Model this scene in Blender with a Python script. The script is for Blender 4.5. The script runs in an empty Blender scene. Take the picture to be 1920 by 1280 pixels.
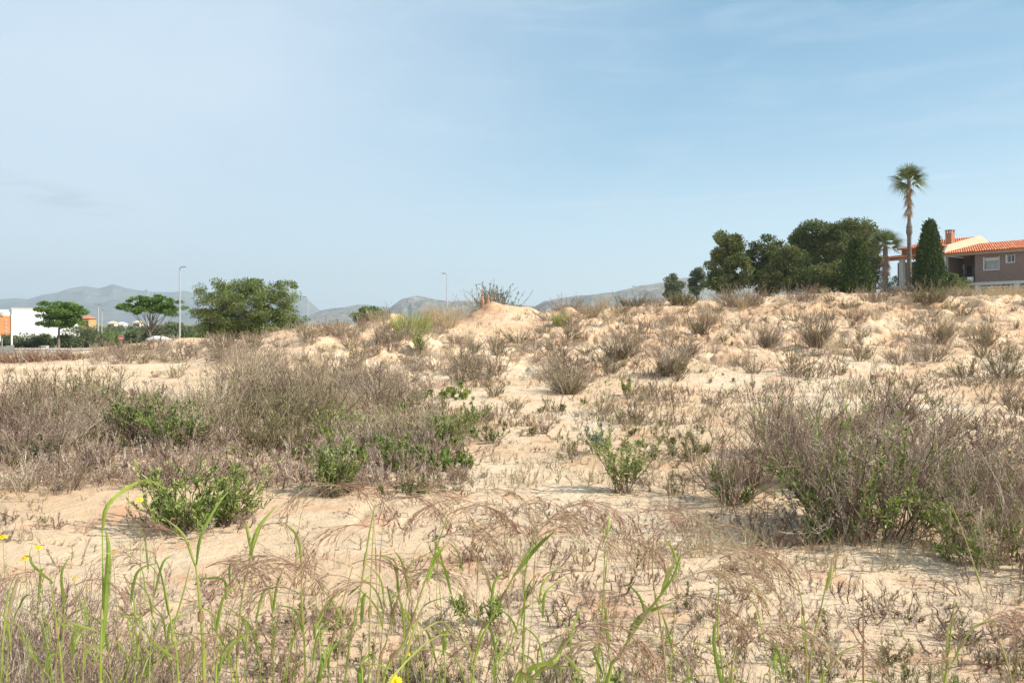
import bpy, math, random
import numpy as np
R = math.radians
S = bpy.context.scene
COL = S.collection
F = 1450.0; HZ = 605.0; EYE = 1.6           # focal length in px of the 1920 px wide photo, horizon row, eye height

# ------------------------------------------------------------------ camera
cd = bpy.data.cameras.new('camera'); cam = bpy.data.objects.new('camera', cd); COL.objects.link(cam)
cam.location = (0, 0, EYE); cam.rotation_euler = (R(90), 0, 0)
cd.sensor_width = 36; cd.lens = F/1920*36; cd.shift_y = -(640-HZ)/1920
cd.clip_start = 0.05; cd.clip_end = 30000
S.camera = cam
S.view_settings.view_transform = 'Standard'; S.view_settings.look = 'None'
S.view_settings.exposure = 0.70; S.view_settings.gamma = 1

# ------------------------------------------------------------------ light
SUN_EL = 38         # azimuth is clockwise from +Y (the view direction)
SUN_AZ = 106
L = bpy.data.lights.new('sun', 'SUN'); L.energy = 4.6; L.angle = R(0.6); L.color = (1.0, 0.93, 0.83)
so = bpy.data.objects.new('sun', L); COL.objects.link(so)
from mathutils import Vector
sd = Vector((math.sin(R(SUN_AZ))*math.cos(R(SUN_EL)), math.cos(R(SUN_AZ))*math.cos(R(SUN_EL)), math.sin(R(SUN_EL))))
so.rotation_euler = (-sd).to_track_quat('-Z', 'Y').to_euler()
so.location = (30, -10, 40)

class NT:
    """tiny node helper"""
    def __init__(s, tree): s.t = tree; s.n = tree.nodes; s.l = tree.links
    def new(s, typ, **kw):
        n = s.n.new(typ)
        for k, v in kw.items():
            if k[0] == '_': setattr(n, k[1:], v)
        return n
    def put(s, sock, v):
        if v is None: return
        if isinstance(v, bpy.types.NodeSocket): s.l.new(v, sock)
        else:
            try: sock.default_value = v
            except Exception: sock.default_value = tuple(v)+(1,)
    def math(s, op, a, b=None, c=None, clamp=False):
        n = s.n.new('ShaderNodeMath'); n.operation = op; n.use_clamp = clamp
        s.put(n.inputs[0], a); s.put(n.inputs[1], b); s.put(n.inputs[2], c); return n.outputs[0]
    def mix(s, f, a, b, blend='MIX'):
        n = s.n.new('ShaderNodeMix'); n.data_type = 'RGBA'; n.blend_type = blend
        s.put(n.inputs[0], f); s.put(n.inputs[6], a if isinstance(a, bpy.types.NodeSocket) else tuple(a)+(1,)); s.put(n.inputs[7], b if isinstance(b, bpy.types.NodeSocket) else tuple(b)+(1,)); return n.outputs[2]
    def noise(s, vec, scale, detail=4, rough=.55, dist=0):
        n = s.n.new('ShaderNodeTexNoise'); s.put(n.inputs['Vector'], vec); n.inputs['Scale'].default_value = scale
        n.inputs['Detail'].default_value = detail; n.inputs['Roughness'].default_value = rough; n.inputs['Distortion'].default_value = dist
        return n.outputs[0]
    def ramp(s, f, stops):
        n = s.n.new('ShaderNodeValToRGB'); s.put(n.inputs[0], f); e = n.color_ramp.elements
        while len(e) < len(stops): e.new(.5)
        for el, (p, c) in zip(e, stops):
            el.position = p; el.color = (tuple(c)+(1,)) if not isinstance(c, (int, float)) else (c, c, c, 1)
        return n.outputs[0]
    def map(s, vec, loc=(0,0,0), rot=(0,0,0), sc=(1,1,1)):
        n = s.n.new('ShaderNodeMapping'); s.put(n.inputs[0], vec)
        n.inputs[1].default_value = loc; n.inputs[2].default_value = rot; n.inputs[3].default_value = sc; return n.outputs[0]
    def maprange(s, v, a, b, c=0, d=1, smooth=True):
        n = s.n.new('ShaderNodeMapRange'); s.put(n.inputs[0], v); n.interpolation_type = 'SMOOTHSTEP' if smooth else 'LINEAR'
        for i, x in zip((1,2,3,4), (a,b,c,d)): n.inputs[i].default_value = x
        return n.outputs[0]

# ------------------------------------------------------------------ sky
W = bpy.data.worlds.new('World'); S.world = W; W.use_nodes = True
w = NT(W.node_tree); W.node_tree.nodes.clear()
sky = w.new('ShaderNodeTexSky', _sky_type='NISHITA', _sun_disc=False, _sun_elevation=R(SUN_EL), _sun_rotation=R(SUN_AZ),
            _air_density=1.0, _dust_density=0.7, _ozone_density=2.2, _altitude=50)
tc = w.new('ShaderNodeTexCoord')
D = tc.outputs['Generated']
sep = w.new('ShaderNodeSeparateXYZ'); w.l.new(D, sep.inputs[0])
az = w.math('ARCTAN2', sep.outputs[0], sep.outputs[1])          # azimuth, 0 = view direction, + right
el = w.math('ARCSINE', sep.outputs[2])
cmb = w.new('ShaderNodeCombineXYZ'); w.l.new(az, cmb.inputs[0]); w.l.new(el, cmb.inputs[1])
ae = cmb.outputs[0]
# the broad milky veil filling the left of the sky, its edge running down to the left
warp = w.math('MULTIPLY', w.math('SUBTRACT', w.noise(w.map(ae, sc=(1, 1.6, 1)), 3.0, 4), .5), 0.34)
edge = w.math('ADD', w.math('SUBTRACT', az, w.math('MULTIPLY', el, 0.95)), warp)
veil = w.maprange(edge, -0.66, -0.06, 1, 0, False)
veil = w.math('MULTIPLY', veil, w.maprange(w.noise(w.map(ae, rot=(0,0,.5), sc=(1, 2.2, 1)), 2.2, 5), .2, .7, .62, 1.0))
# thin streaks
st = w.noise(w.map(ae, rot=(0,0,R(-12)), sc=(1.6, 9, 1)), 2.6, 6, .6, .8)
st = w.math('MULTIPLY', w.maprange(st, .44, .78, 0, .34), w.maprange(el, .0, .12, .2, 1))
# long thin contrail, rising slightly to the right
tr = w.math('SUBTRACT', el, w.math('ADD', w.math('MULTIPLY', az, 0.030), 0.1480))
tr = w.math('MULTIPLY', w.maprange(w.math('ABSOLUTE', tr), 0.0005, 0.0042, 1, 0), w.maprange(w.noise(w.map(ae, sc=(1, 1, 1)), 7, 3), .4, .7, .10, .34))
tr = w.math('MULTIPLY', tr, w.maprange(az, -.30, -.1, 0, 1))
# grey shreds low on the left
gx = w.math('SUBTRACT', el, w.math('ADD', w.math('MULTIPLY', az, -0.22), 0.022))
gm = w.math('MULTIPLY', w.maprange(w.math('ABSOLUTE', gx), 0.0, 0.022, 1, 0), w.maprange(w.noise(w.map(ae, rot=(0,0,.22), sc=(1.5, 6, 1)), 9, 6, .65, .6), .42, .66, 0, 1))
gm = w.math('MULTIPLY', gm, w.maprange(az, -.50, -.40, .9, 0))
grad = w.ramp(w.math('MULTIPLY', el, 1.6, clamp=True), [(0, (.58,.74,.80)), (.13, (.46,.625,.715)), (.34, (.245,.43,.575)), (.60, (.125,.295,.455)), (1, (.12,.24,.40))])
grad = w.mix(1, grad, (10, 10, 10), 'MULTIPLY'); grad.node.clamp_result = False
grad = w.mix(w.maprange(az, .25, -.55, 0, .30), grad, (4.2, 5.3, 6.1))
c1 = w.mix(.16, grad, sky.outputs[0])
c1 = w.mix(w.math('MULTIPLY', veil, .80, clamp=True), c1, (5.0, 5.8, 6.65))
c1 = w.mix(st, c1, (4.3, 5.3, 6.2))
c1 = w.mix(tr, c1, (4.9, 6.0, 6.8))
c1 = w.mix(w.math('MULTIPLY', gm, .5), c1, (3.2, 3.9, 4.5))
bg = w.new('ShaderNodeBackground'); w.l.new(c1, bg.inputs[0]); bg.inputs[1].default_value = 0.094
wo = w.new('ShaderNodeOutputWorld'); w.l.new(bg.outputs[0], wo.inputs[0])

# ------------------------------------------------------------------ objects
def tag(o, label=None, cat=None, group=None, kind=None):
    if label: o['label'] = label
    if cat: o['category'] = cat
    if group: o['group'] = group
    if kind: o['kind'] = kind
    return o
def empty(name, loc, rz=0, label=None, cat=None, group=None):
    o = bpy.data.objects.new(name, None); COL.objects.link(o); o.location = loc; o.rotation_euler = (0, 0, rz); o.empty_display_size = .2
    return tag(o, label, cat, group)
def dup(o, loc, rz=0, sc=(1,1,1), label=None, group=None, cat=None):
    c = o.copy(); COL.objects.link(c); c.location = loc; c.rotation_euler = (0, 0, rz); c.scale = sc
    for ch in list(o.children):
        k = ch.copy(); COL.objects.link(k); k.parent = c
        for g in list(ch.children):
            q = g.copy(); COL.objects.link(q); q.parent = k
    tag(c, label, cat, group)
    return c

class MB:
    """collects vertices and faces in numpy arrays, builds ONE mesh object"""
    def __init__(s): s.V = []; s.Q = []; s.T = []; s.tq = []; s.tt = []; s.n = 0; s.mq = []; s.mt = []
    def add(s, V, Q=None, T=None, tint=.5, mat=0):
        V = np.asarray(V, float).reshape(-1, 3)
        for A, store, ts, ms in ((Q, s.Q, s.tq, s.mq), (T, s.T, s.tt, s.mt)):
            if A is not None and len(A):
                A = np.asarray(A, np.int64); store.append(A+s.n)
                ts.append(np.broadcast_to(np.asarray(tint, float), (len(A),)) if np.ndim(tint) == 0 else np.asarray(tint, float))
                ms.append(np.full(len(A), mat))
        s.V.append(V); s.n += len(V); return s
    def addmb(s, o, M=None, off=(0,0,0)):
        V = np.concatenate(o.V); V = V if M is None else V@np.asarray(M).T; V = V+np.asarray(off)
        base = s.n
        for A, ts, ms, st_, tt_, mm in ((o.Q, o.tq, o.mq, s.Q, s.tq, s.mq), (o.T, o.tt, o.mt, s.T, s.tt, s.mt)):
            for a, t, m in zip(A, ts, ms): st_.append(a+base); tt_.append(t); mm.append(m)
        s.V.append(V); s.n += len(V)
    def mesh(s, name, mats, smooth=False):
        me = bpy.data.meshes.new(name)
        V = np.concatenate(s.V) if s.V else np.zeros((0,3))
        Q = np.concatenate(s.Q) if s.Q else np.zeros((0,4), int); T = np.concatenate(s.T) if s.T else np.zeros((0,3), int)
        me.vertices.add(len(V)); me.vertices.foreach_set('co', V.astype(np.float32).ravel())
        nl = len(Q)*4+len(T)*3; me.loops.add(nl); me.loops.foreach_set('vertex_index', np.concatenate([Q.ravel(), T.ravel()]).astype(np.int32))
        me.polygons.add(len(Q)+len(T))
        me.polygons.foreach_set('loop_start', np.concatenate([np.arange(len(Q))*4, len(Q)*4+np.arange(len(T))*3]).astype(np.int32))
        for m in (mats if isinstance(mats, (list, tuple)) else [mats]): me.materials.append(m)
        tint = np.concatenate([x for x in s.tq]+[x for x in s.tt]) if (s.tq or s.tt) else np.zeros(0)
        mi = np.concatenate([x for x in s.mq]+[x for x in s.mt]) if (s.mq or s.mt) else np.zeros(0)
        me.polygons.foreach_set('material_index', mi.astype(np.int32))
        me.polygons.foreach_set('use_smooth', np.full(len(Q)+len(T), smooth))
        me.update(calc_edges=True)
        a = me.attributes.new('tint', 'FLOAT', 'FACE'); a.data.foreach_set('value', tint.astype(np.float32))
        me.validate()
        return me
    def build(s, name, mats, parent=None, loc=(0,0,0), smooth=False):
        o = bpy.data.objects.new(name, s.mesh(name, mats, smooth)); COL.objects.link(o); o.location = loc
        if parent: o.parent = parent
        return o
    def box(s, a, b, tint=.5, mat=0, M=None, off=(0,0,0)):
        (x0,y0,z0), (x1,y1,z1) = a, b
        V = np.array([[x0,y0,z0],[x1,y0,z0],[x1,y1,z0],[x0,y1,z0],[x0,y0,z1],[x1,y0,z1],[x1,y1,z1],[x0,y1,z1]], float)
        if M is not None: V = V@np.asarray(M).T
        return s.add(V+np.asarray(off), Q=[[0,3,2,1],[4,5,6,7],[0,1,5,4],[1,2,6,5],[2,3,7,6],[3,0,4,7]], tint=tint, mat=mat)
    def tubes(s, P, Rr, sides=4, tint=.5, mat=0, cap=False):
        """P (n,k,3), Rr (n,k)"""
        P = np.asarray(P, float); 
        if P.ndim == 2: P = P[None]
        n, k, _ = P.shape; Rr = np.broadcast_to(np.asarray(Rr, float), (n, k))
        Tn = np.gradient(P, axis=1); Tn /= np.linalg.norm(Tn, axis=2, keepdims=True)+1e-9
        ref = np.where(np.abs(Tn[..., 2:3]) > .9, np.array([1., 0, 0]), np.array([0, 0, 1.]))
        ref = np.broadcast_to(ref[:, :1].mean(axis=1, keepdims=True), Tn.shape)
        A = np.cross(Tn, ref); A /= np.linalg.norm(A, axis=2, keepdims=True)+1e-9; B = np.cross(Tn, A)
        th = np.arange(sides)/sides*2*np.pi
        ring = P[:, :, None]+Rr[..., None, None]*(np.cos(th)[None, None, :, None]*A[:, :, None]+np.sin(th)[None, None, :, None]*B[:, :, None])
        idx = np.arange(n*k*sides).reshape(n, k, sides)
        q = np.stack([idx[:, :-1], np.roll(idx, -1, 2)[:, :-1], np.roll(idx, -1, 2)[:, 1:], idx[:, 1:]], -1)
        t = np.asarray(tint)
        if t.ndim == 1: t = np.repeat(t, (k-1)*sides)
        s.add(ring.reshape(-1, 3), Q=q.reshape(-1, 4), tint=t, mat=mat)
        if cap:
            for j, (i, fl) in enumerate(((0, 1), (k-1, 0))):
                c = P[:, i]; V = np.concatenate([ring[:, i].reshape(-1, 3), c]); r = np.arange(n*sides).reshape(n, sides)
                T = np.stack([r, np.roll(r, -1, 1), np.broadcast_to((n*sides+np.arange(n))[:, None], r.shape)], -1).reshape(-1, 3)
                s.add(V, T=T[:, ::-1] if fl else T, tint=.5, mat=mat)
        return s
    def ribbons(s, P, Wd, side=None, rng=None, tint=.5, mat=0):
        """flat strips: P (n,k,3), Wd (n,k) or (k,)"""
        n, k, _ = P.shape; Wd = np.broadcast_to(np.asarray(Wd, float), (n, k))
        d = P[:, -1]-P[:, 0]
        if side is None: side = rng.normal(size=(n, 3))
        sd_ = np.cross(d, side); sd_ /= np.linalg.norm(sd_, axis=1, keepdims=True)+1e-9
        Lf = P-sd_[:, None]*Wd[..., None]/2; Rt = P+sd_[:, None]*Wd[..., None]/2
        V = np.stack([Lf, Rt], 2).reshape(-1, 3); idx = np.arange(n*k*2).reshape(n, k, 2)
        q = np.stack([idx[:, :-1, 0], idx[:, :-1, 1], idx[:, 1:, 1], idx[:, 1:, 0]], -1).reshape(-1, 4)
        t = np.asarray(tint)
        if t.ndim == 1: t = np.repeat(t, k-1)
        return s.add(V, Q=q, tint=t, mat=mat)
    def bits(s, C, size, rng, tint=.5, mat=0, stretch=1.6):
        """small octahedra"""
        n = len(C); size = np.broadcast_to(np.asarray(size, float), (n,))
        base = np.array([[1,0,0],[-1,0,0],[0,1,0],[0,-1,0],[0,0,stretch],[0,0,-stretch]], float)*.5
        base = base[None]*(0.7+.6*rng.random((n, 6, 1)))*size[:, None, None]
        a, b = rng.random(n)*6.28, rng.normal(size=n)*.6
        ca, sa, cb, sb = np.cos(a), np.sin(a), np.cos(b), np.sin(b)
        x, y, z = base[..., 0], base[..., 1], base[..., 2]
        x, z = x*cb[:, None]+z*sb[:, None], -x*sb[:, None]+z*cb[:, None]
        x, y = x*ca[:, None]-y*sa[:, None], x*sa[:, None]+y*ca[:, None]
        V = np.stack([x, y, z], -1)+C[:, None]
        f = np.array([[0,2,4],[2,1,4],[1,3,4],[3,0,4],[2,0,5],[1,2,5],[3,1,5],[0,3,5]])
        T = (np.arange(n)[:, None, None]*6+f[None]).reshape(-1, 3)
        t = np.asarray(tint)
        if t.ndim == 1: t = np.repeat(t, 8)
        return s.add(V.reshape(-1, 3), T=T, tint=t, mat=mat)

# ------------------------------------------------------------------ noise
def _h(ix, iy, seed):
    n = (ix.astype(np.int64)*374761393+iy.astype(np.int64)*668265263+seed*1442695041) & 0x7fffffff
    n = (n ^ (n >> 13))*1274126177 & 0x7fffffff
    return ((n ^ (n >> 16)) & 0xffff)/65535.0
def vn(x, y, seed=0):
    ix = np.floor(x); iy = np.floor(y); fx = x-ix; fy = y-iy; u = fx*fx*fx*(fx*(fx*6-15)+10); v = fy*fy*fy*(fy*(fy*6-15)+10)
    a = _h(ix, iy, seed); b = _h(ix+1, iy, seed); c = _h(ix, iy+1, seed); d = _h(ix+1, iy+1, seed)
    return (a+(b-a)*u)*(1-v)+(c+(d-c)*u)*v
def fb(x, y, seed=0, oct=4, g=.5):
    s = 0; a = 1; t = 0
    for i in range(oct):
        ca, sa = math.cos(i*1.1+.4), math.sin(i*1.1+.4)
        s = s+a*vn((x*ca-y*sa)*2**i+17.3*i, (x*sa+y*ca)*2**i-9.1*i, seed+i); t += a; a *= g
    return s/t*2-1        # -1..1
def sm(a, b, x): t = np.clip((x-a)/(b-a), 0, 1); return t*t*(3-2*t)

# ------------------------------------------------------------------ terrain
TD = np.array([0, 14, 18, 22, 26, 30, 36, 42, 48, 56, 70, 90, 130, 200, 400, 7000.])
TU = (np.array([-400, 0, 280, 450, 600, 750, 930, 1100, 1300, 1500, 1750, 2300])-960)/F
TZ = np.array([
 [0,0, 0,   0,   -.05,-.1, .05,-.35,-.8,-1,-1.2,-1.3,-1.5,-2,-2,-2],
 [0,0, 0,   0,   -.05,-.1, .08,-.35,-.8,-1,-1.2,-1.3,-1.5,-2,-2,-2],
 [0,0, 0,   .05,  0,   .05,.40, .10,-.5,-1,-1.2,-1.3,-1.5,-2,-2,-2],
 [0,0, 0,   .10, .40,  .75,.78, .50, 0,-.6,-1.2,-1.3,-1.5,-2,-2,-2],
 [0,0, .05, .20, .60,  .95,1.20,1.35,1.2,.6,-.6,-1.2,-1.5,-2,-2,-2],
 [0,0, .05, .15, .45,  .80,1.40,1.65,1.6,1.3,.2,-1.0,-1.5,-2,-2,-2],
 [0,0, .10, .25, .50,  .95,1.45,1.75,1.8,1.7,1.0,0,-1.5,-2,-2,-2],
 [0,0, .10, .35, .70, 1.20,1.85,2.35,2.65,2.7,2.2,1,-1,-2,-2,-2],
 [0,0, .10, .35, .80, 1.20,1.75,2.50,3.0,3.3,3.3,2.5,0,-2,-2,-2],
 [0,.05,.15,.45, .95, 1.30,1.95,2.85,3.3,3.7,4.3,4.8,3,-1,-2,-2],
 [0,.05,.20,.50, .80, 1.05,1.90,2.65,3.25,3.7,4.3,5.0,5,0,-2,-2],
 [0,.05,.20,.50, .80, 1.05,1.90,2.65,3.25,3.7,4.3,5.0,5,0,-2,-2.]])
def H(x, y, fine=True):
    x = np.asarray(x, float); y = np.asarray(y, float)
    d = np.maximum(y, 0.01); u = np.clip(x/np.maximum(y, 8), TU[0], TU[-1]-1e-6)
    # warp the tables sideways and in depth so nothing runs in straight lines
    dd = d*(1+.07*fb(x*.11, y*.11, 5, 3)*sm(12, 22, d))
    u = np.clip(u+.05*fb(x*.13, y*.13, 9, 2), TU[0], TU[-1]-1e-6)
    j = np.clip(np.searchsorted(TU, u, 'right')-1, 0, len(TU)-2); f = (u-TU[j])/(TU[j+1]-TU[j]); f = f*f*(3-2*f)
    k = np.clip(np.searchsorted(TD, dd, 'right')-1, 0, len(TD)-2); g = (dd-TD[k])/(TD[k+1]-TD[k]); g = g*.35+.65*g*g*(3-2*g)
    z = (TZ[j, k]*(1-g)+TZ[j, k+1]*g)*(1-f)+(TZ[j+1, k]*(1-g)+TZ[j+1, k+1]*g)*f
    # the pointed heap in the middle
    r2 = ((x-(-.65))/1.75)**2+((y-38)/2.3)**2; r2b = ((x-1.0)/1.9)**2+((y-38.6)/2)**2
    hp_ = np.exp(-r2*1.5)+.6*np.exp(-r2b*1.2)
    cone = np.exp(-np.sqrt(((x+.95)/2.1)**2+((y-38)/3.3)**2+.012)*1.75); z = z+1.52*cone+.30*np.exp(-(((x-.6)/1.3)**2+((y-38.4)/1.6)**2))+.12*np.clip(hp_+cone, 0, 1)*fb(x/.6, y/.6, 83, 4, .6)-.24*sm(20, 44, d)*(1-sm(75, 110, d))*sm(-.35, -.2, u)
    r3 = ((x-(-16.4))/2.2)**2+((y-37)/2.0)**2; z = z+.34*np.exp(-r3)
    band = sm(17, 25, d)*(1-sm(60, 110, d)); lf = sm(-.32, -.12, u+.001*(d-20))
    amp = band*(.12+.88*lf)*(1-.85*np.exp(-(((x+.3)/3.0)**2+((y-36)/4)**2)**2))
    big = fb(x/6.5, y/4.2, 21, 3, .5)                                 # broad hummocks
    lump = np.abs(fb(x/2.6, y/2.0, 27, 3, .45)); msk = sm(-.35, .35, fb(x/5, y/5, 29, 2))
    small = np.abs(fb(x/.95, y/.95, 33, 2))
    z = z+amp*(.42*big+(.15+.6*msk)*(lump-.3)+.16*msk*small)*(1-.62*sm(40, 52, d))
    tr = z*2.3+.5*fb(x/3, y/3, 35, 2); z = z+amp*.10*np.sin(tr*6.283)*.9   # worn terraces
    z = z+(1-band)*.05*fb(x/2.3, y/2.3, 41, 3)*sm(1, 4, np.hypot(x, y))*(1-sm(300, 900, d))
    if fine:
        near = 1-sm(14, 24, np.hypot(x, y))
        z = z+near*(.016*fb(x/.45, y/.45, 51, 3)+.006*fb(x/.11, y/.11, 61, 3))
        # wash rills
        rl = np.abs(fb(x/.9+.4*fb(x, y, 3, 2), y/.5, 71, 3)); z = z-near*.018*np.exp(-(rl/.08)**2)
        z = z+amp*(.065*fb(x/.45, y/.45, 81, 4, .6)+.045*(1-np.abs(fb(x/.22, y/.30, 85, 2))*2))-amp*.10*np.exp(-(np.abs(fb(x/.8, y/1.6, 91, 2))/.1)**2)
    return z
def hz1(x, y): return float(H(np.array([x]), np.array([y]), False)[0])
_ds = np.geomspace(1.2, 130, 900)
def gp(px, py):
    """ground point seen at photo pixel"""
    xs = (px-960)/F*_ds; zr = EYE+(HZ-py)/F*_ds; g = H(xs, _ds, False)
    i = np.argmax(g >= zr)
    if g[i] < zr[i]: return None
    d = _ds[i]; x = (px-960)/F*d
    return np.array([x, d, float(H(np.array([x]), np.array([d]))[0])])
def at(px, py, d): return np.array([(px-960)/F*d, d, EYE+(HZ-py)/F*d])

# ------------------------------------------------------------------ materials
def mat(name, stops, rough=.85, trans=0, objrand=.35, spec=.2, noise=None, bump=None, metal=0):
    """stops: ramp over the face attribute 'tint' (a random number per twig or leaf)"""
    m = bpy.data.materials.new(name); m.use_nodes = True; t = NT(m.node_tree); p = m.node_tree.nodes['Principled BSDF']
    at_ = t.new('ShaderNodeAttribute', _attribute_name='tint'); oi = t.new('ShaderNodeObjectInfo')
    f = t.math('ADD', at_.outputs['Fac'], t.math('MULTIPLY', t.math('SUBTRACT', oi.outputs['Random'], .5), objrand), clamp=True)
    tcn = t.new('ShaderNodeTexCoord')
    if noise:
        f = t.math('ADD', f, t.math('MULTIPLY', t.math('SUBTRACT', t.noise(tcn.outputs['Object'], noise[0], 5, .6), .5), noise[1]), clamp=True)
    c = t.ramp(f, stops) if len(stops) > 1 else stops[0][1]
    t.put(p.inputs['Base Color'], c if len(stops) > 1 else tuple(c)+(1,))
    p.inputs['Roughness'].default_value = rough; p.inputs['Specular IOR Level'].default_value = spec; p.inputs['Metallic'].default_value = metal
    if bump:
        b = t.new('ShaderNodeBump'); b.inputs['Strength'].default_value = bump[1]; b.inputs['Distance'].default_value = bump[2]
        t.l.new(t.noise(tcn.outputs['Object'], bump[0], 6, .6), b.inputs['Height']); t.l.new(b.outputs[0], p.inputs['Normal'])
    if trans:
        tr_ = t.new('ShaderNodeBsdfTranslucent'); t.put(tr_.inputs[0], c if len(stops) > 1 else tuple(c)+(1,))
        mx = t.new('ShaderNodeMixShader'); mx.inputs[0].default_value = trans
        t.l.new(p.outputs[0], mx.inputs[1]); t.l.new(tr_.outputs[0], mx.inputs[2]); t.l.new(mx.outputs[0], m.node_tree.nodes['Material Output'].inputs[0])
    return m
M = {}
M['twig'] = mat('dry_twig', [(0, (.12,.075,.055)), (.4, (.275,.20,.145)), (.75, (.46,.37,.275)), (1, (.68,.61,.45))], .9, .12)
M['seed'] = mat('seed_heads', [(0, (.13,.065,.05)), (.45, (.27,.175,.135)), (.8, (.48,.375,.29)), (1, (.80,.72,.56))], .9, .15)
M['broom'] = mat('grey_green_needles', [(0, (.12,.115,.045)), (.5, (.24,.235,.10)), (.8, (.36,.33,.17)), (1, (.48,.40,.24))], .85, .2)
M['leaf'] = mat('fresh_leaves', [(0, (.10,.125,.035)), (.4, (.22,.30,.07)), (.8, (.37,.45,.12)), (1, (.50,.48,.20))], .55, .30, spec=.35)
M['redtwig'] = mat('rust_twigs', [(0, (.19,.075,.05)), (.5, (.30,.14,.095)), (1, (.42,.27,.18))], .9, .15)
M['straw'] = mat('straw', [(0, (.36,.27,.16)), (.5, (.50,.40,.25)), (1, (.64,.55,.38))], .8, .25)
M['grass'] = mat('grass_blades', [(0, (.19,.29,.045)), (.4, (.34,.45,.075)), (.7, (.44,.48,.13)), (.85, (.52,.47,.22)), (1, (.42,.30,.17))], .5, .4, spec=.35)
M['pan'] = mat('panicle_spikelets', [(0, (.24,.11,.085)), (.40, (.38,.22,.165)), (.72, (.48,.36,.23)), (1, (.62,.55,.34))], .8, .3)
M['bluegrn'] = mat('blue_green_leaves', [(0, (.12,.17,.13)), (.6, (.22,.28,.21)), (1, (.33,.38,.28))], .7, .25)
M['petal'] = mat('yellow_petals', [(0, (.85,.50,.01)), (1, (.95,.68,.02))], .6, .2)
M['bark'] = mat('bark', [(0, (.10,.085,.07)), (.5, (.20,.17,.14)), (1, (.32,.28,.23))], .9, 0, noise=(6, .7))
M['pine'] = mat('pine_needles', [(0, (.060,.082,.028)), (.5, (.14,.17,.055)), (.85, (.25,.26,.09)), (1, (.35,.32,.14))], .8, .12, objrand=.2)
M['cypress'] = mat('cypress_sprays', [(0, (.030,.055,.016)), (.6, (.070,.110,.028)), (1, (.13,.17,.05))], .8, .1, objrand=.1)
M['bright'] = mat('bright_tree_leaves', [(0, (.07,.13,.03)), (.6, (.14,.235,.055)), (1, (.25,.35,.09))], .6, .3, objrand=.2)
M['olive'] = mat('olive_leaves', [(0, (.085,.11,.05)), (.6, (.16,.19,.095)), (1, (.26,.28,.16))], .75, .2, objrand=.5)
M['yolive'] = mat('acacia_leaves', [(0, (.085,.115,.040)), (.5, (.155,.20,.065)), (.85, (.25,.29,.095)), (1, (.36,.35,.11))], .75, .2, objrand=.1)
M['palm'] = mat('palm_leaves', [(0, (.055,.085,.03)), (.5, (.13,.17,.055)), (1, (.34,.35,.15))], .5, .2, spec=.5, objrand=.1)
M['deadpalm'] = mat('dead_fronds', [(0, (.24,.14,.08)), (.5, (.38,.25,.15)), (1, (.52,.38,.25))], .9, .15)
M['clay'] = mat('clay', [(0, (.30,.16,.09)), (.5, (.45,.27,.16)), (1, (.60,.42,.28))], .95, 0, noise=(7, .7), bump=(12, .6, .05))
M['debris'] = mat('dry_litter', [(0, (.10,.07,.05)), (.6, (.24,.17,.12)), (1, (.42,.33,.24))], .95, 0)
M['stone'] = mat('clods', [(0, (.42,.29,.19)), (.6, (.56,.42,.29)), (1, (.70,.58,.44))], .95, 0, objrand=.1)

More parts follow.
